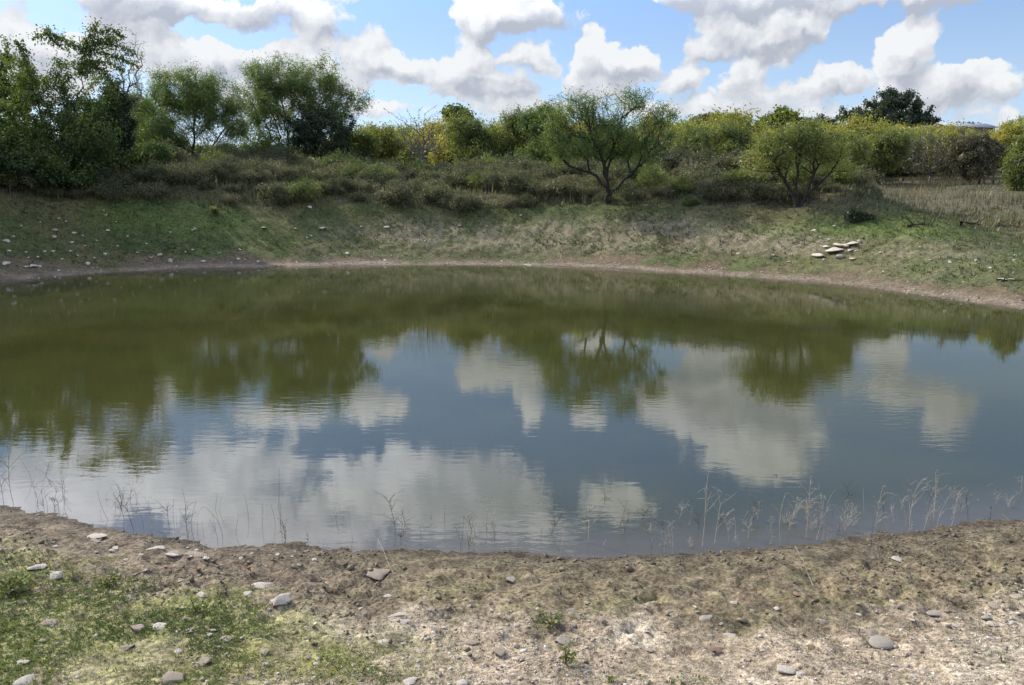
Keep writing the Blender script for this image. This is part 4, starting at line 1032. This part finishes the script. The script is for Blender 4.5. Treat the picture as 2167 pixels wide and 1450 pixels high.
for (x0, y0, x1, y1_), lb, gp, cnt in zones:
    for k in range(cnt):
        px = rt.uniform(x0, x1); py = rt.uniform(y0, y1_)
        s_ = rt.choice([8, 8, 9, 10, 11, 13])*rt.uniform(.8, 1.1)
        if 'mud' in gp and py < 1100 + (px-60)*.1: py += 30
        mt = rt.choices([W_, T_, G_, O_], [.42, .36, .15, .07])[0]
        lb2 = near_label(px, py, {W_.name: 'white', T_.name: 'tan', G_.name: 'grey', O_.name: 'rusty'}[mt.name], s_)
        rock(px, py, s_, s_*rt.uniform(.4, .75), mt, lb2, rt.choice([.4, .6, .8]), group='stones: '+lb2, name='stone', cat='stone', sink=.36)

# far bank stones
fs = [(15,450+60,14,7),(12,555,16,7),(70,560,22,6),(83,563,10,5),(55,564,12,5),(115,500,8,5),(158,493,11,6),(112,533,10,6),(95,533,8,5),(117,486,10,4),(125,464,6,4),(150,530,6,4),
 (195,477,8,5),(228,488,8,4),(225,457,8,5),(220,446,5,4),(180,521,8,4),(222,539,9,9),(187,557,9,7),(153,512,8,4),(200,545,8,4),(290,534,9,5),(295,532,6,4),(340,538,12,9),(361,549,9,11),
 (392,533,7,4),(408,530,7,7),(430,553,12,5),(408,487,10,6),(361,491,7,5),(413,483,7,5),(508,528,10,6),(505,548,9,8),(547,553,9,7),(465,537,6,4),(557,481,18,4),(624,483,8,5),(655,438,12,8),(683,483,16,8),
 (658,500,7,6),(650,502,6,4),(735,535,12,8),(818,480,16,6),(815,550,10,4),(765,480,8,4),(900,510,6,3),(1118,560,22,6),(1030,478,8,4),(1050,510,8,4),(1102,457,10,5),(973,477,9,4),(1562,535,9,5),(1525,527,7,4),
 (1636,541,9,5),(1722,488,12,6),(1727,492,8,4),(1765,478,8,4),(1736,503,7,4),(1754,505,7,4),(1738,521,6,4),(1670,554,11,4),(1805,548,18,4),(1744,550,8,4),(1862,535,6,6),(1968,550,8,6),(2010,553,8,5),(1948,523,7,4),
 (2147,540,10,10),(2146,550,8,6),(2125,590,18,5),(2140,591,12,4),(2066,550,7,4),(2095,568,8,5),(1870,575,6,5),(55,535,6,4),(80,543,8,4),(60,545,7,4),(100,520,6,3),(30,500,7,4),(45,478,6,4),(140,470,6,4),(165,540,6,4),
 (250,520,6,4),(270,500,5,4),(310,515,6,4),(245,470,6,3),(175,500,6,4),(205,510,5,3),(85,470,6,4),(320,545,7,4),(20,530,8,4),(130,548,7,4)]
for px, py, wp, hp in fs:
    zone = 'shaded left slope' if px < 560 else ('middle slope' if px < 1500 else 'right slope')
    uniq = {(655,438): 'grey rounded stone high on the far bank left of the middle', (361,549): 'white upright stone at the far waterline on the left', (340,538): 'white stone left of the upright one at the far waterline',
            (735,535): 'white stone alone just above the middle far waterline', (1118,560): 'flat tan stone lying in the far waterline, centre', (683,483): 'flat grey-white stone on the far slope left of the middle',
            (2147,540): 'upright white stone near the right edge of the far bank', (222,539): 'large white stone above the left far waterline', (70,560): 'long white stone at the left end of the far waterline',
            (557,481): 'long thin white stone on the far slope between two tree shadows'}.get((px, py))
    rock(px, py, wp*.8, hp*.9, W_ if px != 1118 else T_, uniq or 'small white stone lying in grass on the %s of the far bank' % zone, .6, group=None if uniq else 'white stones on the %s of the far bank' % zone,
         name='stone', cat='stone', sink=.2)
pile = [(1765,527,48,12,'largest pale slab of the rock pile on the right far slope'),(1778,517,26,9,'tilted slab at the top left of the rock pile'),(1790,520,22,9,'middle block of the rock pile'),(1803,514,28,8,'flat slab at the top right of the rock pile'),
 (1818,511,10,9,'small upright stone at the right end of the rock pile'),(1775,541,22,7,'loose pale slab below the rock pile'),(1730,539,26,9,'leftmost pale slab beside the rock pile'),(1800,530,12,7,'small white block, lower right of the rock pile'),
 (1812,531,9,6,'smallest white block at the lower right of the rock pile'),(1750,522,18,6,'thin slab at the upper left of the rock pile')]
for px, py, wp, hp, lb in pile: rock(px, py, wp*.9, hp*.95, W_, lb, .9, name='slab', cat='rock', sink=.1, group='pale slabs of the rock pile')

# ------------------------------------------------------------------ dead stalks in and by the near water
def curve_stem(p0, p1, bow, n=6):
    p0 = np.array(p0, float); p1 = np.array(p1, float); t = np.linspace(0, 1, n)[:, None]
    return p0+(p1-p0)*t + np.array(bow)*np.sin(t*math.pi)
SLM = [(32,'the seed-headed left-edge weed'),(470,'the thin hooked stem'),(588,'the tall curved dark stem'),(835,'the upright weedy stem'),(940,'the dark reed'),(1020,'the antler-shaped stalk'),
       (1245,'the tall pale forked stalk'),(1405,'the claw-topped stalk'),(1484,'the tall thin stalk'),(1665,'the widest twig fan'),(1752,'the spiky twig tuft'),(1925,'the tallest bleached plant'),(2130,'the arching right-edge stem')]
def stalk(px, py, hpx, kind, label=None, lean=0., mat=STRAW, group='dead stalks along the near waterline'):
    rg = np.random.default_rng(int(px*13+py*7))
    g_ = ground(px, py); d3 = math.sqrt(g_[0]**2+g_[1]**2+(H-g_[2])**2)
    hh = hpx*d3/F*.92; zb = g_[2]-.03
    if g_[2] < 0.005: zb = -.08
    A, B, RA, RB = [], [], [], []
    def add(pts_, r0, r1):
        k = len(pts_)-1
        rr2 = np.linspace(r0, r1, k+1)
        A.extend(pts_[:-1]); B.extend(pts_[1:]); RA.extend(rr2[:-1]); RB.extend(rr2[1:])
    o = np.array([0, 0, zb-g_[2]])
    top = np.array([lean*hh + rg.normal()*.06*hh, rg.normal()*.1*hh, hh])
    th = .0008 + .0008*min(1, hpx/120)
    if kind == 'blade':
        add(curve_stem(o, top, (rg.normal()*.08*hh, 0, 0)), th, th*.5)
    elif kind == 'hook':
        add(curve_stem(o, top, (-lean*.5*hh, 0, .08*hh), 9), th, th*.5); add(curve_stem(top, top+np.array([.18*hh*np.sign(lean+.01), 0, -.14*hh]), (0, 0, .05*hh), 5), th*.6, th*.4)
    else:
        nb = {'fork': 5, 'fan': 12, 'weed': 9}[kind]
        st = curve_stem(o, top*(.8 if kind != 'fan' else .45), (rg.normal()*.04*hh, 0, 0), 7); add(st, th*1.25, th*.8)
        for k in range(nb):
            i = rg.integers(2 if kind == 'fan' else 3, len(st)); p = st[i]
            L = hh*rg.uniform(.18, .42)*(1.5 if kind == 'fan' else 1); a = rg.uniform(-1, 1)*(.95 if kind != 'fan' else .8); q = rg.uniform(-.5, .5)
            e = p+np.array([math.sin(a)*L, q*L*.6, math.cos(a)*L*.85])
            br = curve_stem(p, e, (0, 0, rg.uniform(-.02, .08)*hh), 5); add(br, th*.75, th*.45)
            for _ in range(rg.integers(1, 4)):
                p2 = br[rg.integers(2, 5)]; e2 = p2+np.array([rg.normal()*.08, rg.normal()*.05, rg.uniform(-.05, .09)])*hh
                add(curve_stem(p2, e2, (0, 0, .01*hh), 4), th*.5, th*.35)
    V, Q = tubes(np.array(A), np.array(B), np.array(RA), np.array(RB), 4)
    lb = label or {'blade': 'single thin dry blade standing in the near shallows', 'hook': 'dry stem bent over at its tip in the near shallows', 'fork': 'pale dry stalk forked at the top in the near shallows',
                   'fan': 'pale dry plant fanning into many twigs by the near waterline', 'weed': 'many-branched dry weed standing in the near shallows'}[kind]
    if not label:
        q = min(SLM, key=lambda q_: abs(q_[0]-px)); pos_ = 'left of' if px < q[0] else 'right of'
        sh_ = {'blade': 'single dry blade', 'hook': 'dry stem bent at its tip', 'fork': 'dry stalk with forked top', 'fan': 'fan of dry twigs', 'weed': 'many-branched dead weed'}[kind]
        lb = '%s %s %s %s' % ('dark' if mat is DARKSTEM else 'pale', 'tall' if hpx > 65 else 'short', sh_, '%s %s' % (pos_, q[1])); group = lb
    me = mesh_np('dead_stalk', V, quads=Q, mat=mat, smooth=True)
    return link('dead_stalk', me, None, g_, label=lb, category='dead plant', group=None if label else 'dead stalks: '+group)
DS = DARKSTEM
ST = [
 (1245,1150,130,'fork','tall pale forked stalk in the shallows at the centre',0.,STRAW),(1405,1172,70,'fork','white claw-topped stalk at the waterline right of the tall forked one',-.1,STRAW),
 (1415+5,1165,75,'fork',None,-.15,STRAW),(1160,1090,100,'blade','long dark blade rising beside the tall pale forked stalk',.05,DS),(1150,1120,145,'blade',None,.05,STRAW),
 (1020,1110,85,'fork','pale antler-shaped stalk left of the tall forked one',.05,STRAW),(1050,1105,70,'fork',None,.05,STRAW),(1000,1140,60,'weed',None,.1,STRAW),(940,1105,70,'blade','dark upright reed in the grey reflection',0.,DS),
 (975,1150,75,'blade',None,.05,DS),(1053,1150,40,'blade',None,.2,STRAW),(835,1130,110,'weed','upright weedy stem with small side twigs left of centre',-.05,DS),(850,1145,60,'weed',None,.1,DS),(750,1140,90,'blade',None,-.02,STRAW),
 (830,1020,30,'blade',None,0.,STRAW),(1310,1120,80,'fork','dark forked twig leaning to the right in the cloud reflection',.15,DS),(1322,1130,70,'fork',None,.2,DS),(1240,1100,60,'weed',None,.1,DS),(1280,1060,60,'weed',None,.1,DS),
 (1420,1172,110,'hook','bent white stem right of the claw-topped stalk',-.25,STRAW),(1484,1160,160,'fork','tall thin stalk where the shallows turn blue',-.1,STRAW),(1510,1150,120,'fork',None,.05,STRAW),(1540,1150,80,'weed',None,-.15,STRAW),
 (1465,1160,40,'fan','small bleached twig fan at the waterline',-.4,STRAW),(1590,1140,70,'weed',None,-.05,STRAW),(1630,1130,50,'fork',None,.1,STRAW),(1665,1110,70,'fan','widest bleached twig fan of the shallows',-.2,STRAW),(1675,1100,85,'fan',None,.1,STRAW),
 (1655,1150,110,'hook',None,.15,STRAW),(1705,1140,120,'weed',None,.05,STRAW),(1720,1145,110,'weed',None,.1,STRAW),(1752,1150,45,'fan','spiky tuft of pale twigs at the waterline',0.,STRAW),(1790,1125,85,'fan',None,-.05,STRAW),(1800,1115,70,'fan',None,.1,STRAW),
 (1850,1130,90,'weed',None,.0,STRAW),(1745,1040,40,'fork',None,-.2,DS),(1795,1050,60,'weed',None,0.,DS),(1850,1155,30,'fan','low bleached tuft lying on the mud at the waterline',-.9,STRAW),(1840,1150,30,'fan',None,-.8,STRAW),(1875,1140,40,'hook',None,-.3,STRAW),
 (1925,1130,115,'weed','tallest bleached branching plant right of the blue reflection',-.05,STRAW),(1915,1115,70,'hook',None,-.25,STRAW),(1950,1125,70,'fork',None,.2,STRAW),(1975,1110,105,'weed','pale plant with a tangled top near the right end',.0,STRAW),
 (1985,1120,85,'fork',None,.3,STRAW),(2010,1120,80,'weed',None,.2,STRAW),(2130,1060,50,'hook','arching white stem reaching in from the right edge',-.5,STRAW),(2165,1040,70,'fork',None,-.2,STRAW),(2140,1075,50,'fan',None,-.3,STRAW),
 (370,1105,60,'blade',None,-.1,DS),(385,1100,80,'blade',None,.12,DS),(470,1140,80,'hook','thin hooked stem left of centre in the shallows',-.3,DS),(420,1145,90,'blade',None,.02,DS),(555,1115,65,'blade',None,-.15,DS),
 (588,1075,120,'blade','tall curved dark stem in the grey cloud reflection',.02,DS),(488,1030,35,'blade',None,0.,DS),(604,1145,40,'weed',None,.1,DS),(32,1065,110,'weed','tall dark seed-headed weed at the left edge',-.02,DS),(8,1070,80,'weed',None,0.,DS),
 (97,1080,50,'weed',None,0.,DS),(125,1085,35,'weed',None,0.,DS),(300,1120,45,'blade',None,0.,DS),(650,1150,25,'weed',None,.1,DS),(1090,1160,25,'blade',None,.3,DS),(1285,1170,30,'fork',None,-.3,STRAW),(1190,1172,40,'blade',None,0.,STRAW),
 (418,1210,110,'blade','pale upright straw on the near mud left of centre',.02,STRAW),(535,1240,35,'blade',None,-.2,STRAW),(185,1200,30,'blade',None,.2,STRAW),(220,1205,35,'blade',None,.2,STRAW),(120,1450-10,70,'blade',None,.1,STRAW),
 (1110,1290,60,'blade',None,-.25,STRAW),(1145,1255,50,'blade',None,0.,STRAW),(1725,1230,70,'blade',None,-.35,STRAW),(1860,1165,28,'blade',None,0.,STRAW),(2008,1170,50,'blade','thin dark stem standing on the mud at the right',0.,DS),
 (1800,1190,30,'weed',None,0.,DS),(1560,1240,25,'weed',None,0.,DS),(900,1440,75,'blade',None,-.05,STRAW),(2095,1100,28,'weed',None,0.,DS),
]
for s_ in ST: stalk(*s_)
rt = random.Random(31)
for k in range(120):
    px = rt.choice([rt.uniform(640, 2120), rt.uniform(1400, 2120), rt.uniform(60, 640)])
    yl = np.interp(px, [p[0] for p in near_px], [p[1] for p in near_px])
    stalk(px, yl-rt.uniform(-6, 75), rt.uniform(18, 75), rt.choice(['blade', 'fork', 'weed', 'blade', 'weed']), None, rt.uniform(-.25, .25), rt.choice([STRAW, STRAW, DS]) if px > 1350 else rt.choice([DS, DS, STRAW]))
# long fallen stems on the near bank
def fallen(px0, py0, px1, py1, label, mat=STRAW, r=.0016, lift=.02, name='fallen_stem', cat='dry stem'):
    a = ground(px0, py0); b = ground(px1, py1); n = 8
    P_ = np.array([a+(b-a)*t for t in np.linspace(0, 1, n)]); P_[:, 2] = height(P_[:, 0], P_[:, 1])
    P_[:, 2] = np.maximum(P_[:, 2]+r, np.linspace(P_[0, 2], P_[-1, 2]+lift, n)+r*.5)
    P_[:, 0] += rng.normal(size=n)*.002
    L = P_-P_[0]
    V, Q = tubes(L[:-1], L[1:], np.linspace(r, r*.6, n-1), np.linspace(r*.95, r*.5, n-1), 5)
    link(name, mesh_np(name, V, quads=Q, mat=mat, smooth=True), None, P_[0], label=label, category=cat)
fallen(835,1228,800,1150,'straw leaning across the largest waterline stone',STRAW,.0012,.05)
fallen(850,1232,945,1258,'long pinkish stem lying right of the largest waterline stone')
fallen(1142,1226,1185,1256,'pale straw crossing the mud band in the centre')
fallen(1405,1243,1450,1262,'pale straw on the mud band right of centre')
fallen(1720,1240,1683,1163,'long slanting dead stem above the dark red-brown stone',STRAW,.0013,.02)
fallen(2045,1146,2100,1162,'straw lying on the mud at the far right')
fallen(1955,1162,2010,1145,'faint dry stem left of the straw at the far right',STRAW,.0011)
fallen(2060,1275,2110,1285,'thin pale stick above the right-edge stones')
# dead branches on the far bank at the right
def branch_far(px0, py, px1, label, twigs=6, r=.035):
    a = ground(px0, py); b = ground(px1, py-2); L = b-a; L[2] = hz(b[0], b[1])-a[2]
    rg = np.random.default_rng(int(px0)); n = 7
    main = np.array([L*t + np.array([0, 0, .03+.05*rg.random()]) + rg.normal(size=3)*.03 for t in np.linspace(0, 1, n)])
    A = list(main[:-1]); B = list(main[1:]); RA = list(np.linspace(r, r*.5, n-1)); RB = list(np.linspace(r*.9, r*.4, n-1))
    for _ in range(twigs):
        p = main[rg.integers(1, n)]; e = p+np.array([rg.normal()*.25, rg.normal()*.2, rg.uniform(.05, .35)])
        m_ = (p+e)/2+rg.normal(size=3)*.04
        A += [p, m_]; B += [m_, e]; RA += [r*.4, r*.3]; RB += [r*.3, r*.15]
    V, Q = tubes(np.array(A), np.array(B), np.array(RA), np.array(RB), 5)
    link('dead_branch', mesh_np('dead_branch', V, quads=Q, mat=BARK, smooth=True), None, a, label=label, category='branch')
branch_far(1918, 481, 1972, 'dark fallen branch with upright twigs above the green strip at the right', 9)
branch_far(2030, 480, 2070, 'shorter dark fallen branch near the right edge of the far bank', 3)
branch_far(2110, 482, 2150, 'low dark stick at the far right above the green strip', 2, .025)
branch_far(2110, 598, 2128, 'small dark stick leaning on white stones near the right shore', 1, .02)
b = ground(1812, 470); b = (b[0], b[1], hz(b[0], b[1]))
build_tree('dark_bush', 'small near-black bush above the inlet on the right far bank', 'shrub', b, [(0, 0, .2, .34, .3, .18), (.35, 0, .12, .3, .25, .12), (-.2, 0, .32, .12, .12, .14)], n_attr=90, leafm=DARKL, per=40, lsz=(.07, .035), spread=.06, seed=500, rtip=.003, minr=.003)
b = ground(455, 460); b = (b[0], b[1], hz(b[0], b[1]))
build_tree('weed', 'bright yellow-green upright weed on the sunlit patch of the left far slope', 'plant', b, [(0, 0, .22, .12, .12, .2)], n_attr=40, leafm=YELL, per=20, lsz=(.06, .03), spread=.03, seed=501, rtip=.002, minr=.002, tintbias=-.1)
def leafy(px, py, hpx, label, n=60, mat=WEED, seed=1):
    g_ = ground(px, py); d3 = math.sqrt(g_[0]**2+g_[1]**2+(H-g_[2])**2); hh = hpx*d3/F
    rg = np.random.default_rng(seed); root = thing('weed', label, 'plant', g_)
    ns = 7; a = rg.uniform(0, 6.28, ns); l = rg.uniform(.25, .7, ns)*hh
    E = np.stack([np.cos(a)*l, np.sin(a)*l, hh*rg.uniform(.2, .75, ns)], -1); O0 = np.zeros_like(E); M_ = E*.55+np.array([0, 0, hh*.1])
    V, Q = tubes(np.concatenate([O0, M_]), np.concatenate([M_, E]), np.full(2*ns, hh*.022), np.full(2*ns, hh*.016), 4)
    link('stem', mesh_np('stem', V, quads=Q, mat=DARKSTEM), root)
    n = max(n, 70); k = rg.integers(0, ns, n); t = rg.uniform(.25, 1.1, n)[:, None]
    c = E[k]*t + rg.normal(size=(n, 3))*hh*.07; c[:, 2] = np.maximum(c[:, 2], .004)
    V, Q, tt = leaves(c, unit(n, rg)*np.array([1, 1, .6])+np.array([0, 0, .15]), hh*rg.uniform(.14, .27, n), hh*rg.uniform(.08, .15, n), np.clip(.5+rg.normal(size=n)*.22, 0, 1), rg=rg)
    link('foliage', mesh_np('foliage', V, quads=Q, mat=mat, tint=tt), root)
    return root
leafy(1168, 1330, 42, 'small bright green leafy weed alone on the gravel', 90, seed=511)
leafy(1197, 1408, 44, 'reddish-stemmed green weed below the small leafy one', 60, MESQ2, seed=512)
leafy(415, 1298, 34, 'leafy green weed right of the bright angular rock', 90, seed=513)
leafy(335, 1310, 24, 'pale green two-leaved seedling behind the bright angular rock', 50, seed=514)
leafy(25, 1260, 50, 'broad clump of green weed at the left edge', 150, seed=515)
leafy(230, 1240, 36, 'green weed clump right of the lumpy cream stone', 120, seed=516)
leafy(1290, 1447, 26, 'yellow-green seedling at the bottom edge, centre right', 40, WEED, seed=517)
leafy(2120, 1405, 14, 'tiny green sprout on the lower right gravel', 30, WEED, seed=518)
# floating leaf
g0 = onwater(1640, 1008)
V, Q, tt = leaves(np.array([[0, 0, .004], [0, 0, .006], [0.01, 0, .004]]), np.array([[1, .2, .3], [-.8, .3, .5], [.2, -.5, .8]]), np.array([.025, .02, .014]), np.array([.012, .012, .008]), np.array([.1, .2, .1]))
link('floating_leaf', mesh_np('floating_leaf', V, quads=Q, mat=BROWNL, tint=tt), None, (g0[0], g0[1], 0), label='curled dark leaf floating on the cloud reflection at the right', category='leaf')

# ------------------------------------------------------------------ barn roof and pole on the skyline
def box(name, c, s, mat, parent):
    x, y, z = s[0]/2, s[1]/2, s[2]/2
    V = np.array([[i*x, j*y, k*z] for k in (-1, 1) for j in (-1, 1) for i in (-1, 1)])+np.array(c)
    Q = [[0, 2, 3, 1], [4, 5, 7, 6], [0, 1, 5, 4], [2, 6, 7, 3], [0, 4, 6, 2], [1, 3, 7, 5]]
    return link(name, mesh_np(name, V, quads=Q, mat=mat), parent)
METAL = solidmat('roof_metal', (.28, .27, .26), (.42, .41, .40), 2, .5, .1); WALLM = solidmat('barn_wall', (.16, .13, .10), (.22, .18, .14), 2, .8, .2)
Dt = 135.; d = raydir(2035, 278); t = Dt/d[1]; bx_, bz = d[0]*t, H+d[2]*t; g_ = hz(bx_, Dt)
barn = thing('barn', 'low barn with a pale metal roof on the skyline at the right', 'building', (bx_, Dt, g_))
hr = max(bz-g_, 2.)
box('wall', (0, 0, hr*.5), (7.5, 6, hr), WALLM, barn)
V = np.array([[-4.2, -3.5, hr-.12], [4.2, -3.5, hr-.3], [4.2, 0, hr+.55], [-4.2, 0, hr+.75], [-4.2, 3.5, hr-.12], [4.2, 3.5, hr-.3]])
V = np.concatenate([V, V+np.array([0, 0, .1])])
link('roof', mesh_np('roof', V, quads=[[0, 3, 2, 1], [3, 4, 5, 2], [6, 7, 8, 9], [9, 8, 11, 10], [0, 1, 7, 6], [1, 2, 8, 7], [2, 5, 11, 8], [4, 10, 11, 5], [0, 6, 9, 3], [3, 9, 10, 4]], mat=METAL), barn)
Dt = 130.; d0 = raydir(1974, 242); t = Dt/d0[1]; x_, zt = d0[0]*t, H+d0[2]*t; g_ = hz(x_, Dt)
pole = thing('utility_pole', 'thin dark utility pole on the skyline right of the large live oak', 'pole', (x_, Dt, g_))
V, Q = tubes(np.array([[0, 0, 0.]]), np.array([[0, 0, zt-g_]]), np.array([.14]), np.array([.10]), 8)
link('post', mesh_np('post', V, quads=Q, mat=BARK, smooth=True), pole)
box('crossarm', (0, -.16, zt-g_-.55), (1.1, .1, .12), BARK, pole)

nt_ = sum(len(m_.loops)-2*len(m_.polygons) for m_ in bpy.data.meshes)
for m_ in sorted(bpy.data.meshes, key=lambda q: -len(q.polygons))[:14]: print('   ', m_.name, len(m_.polygons))
print('polygons', nt_, 'objects', len(bpy.data.objects))
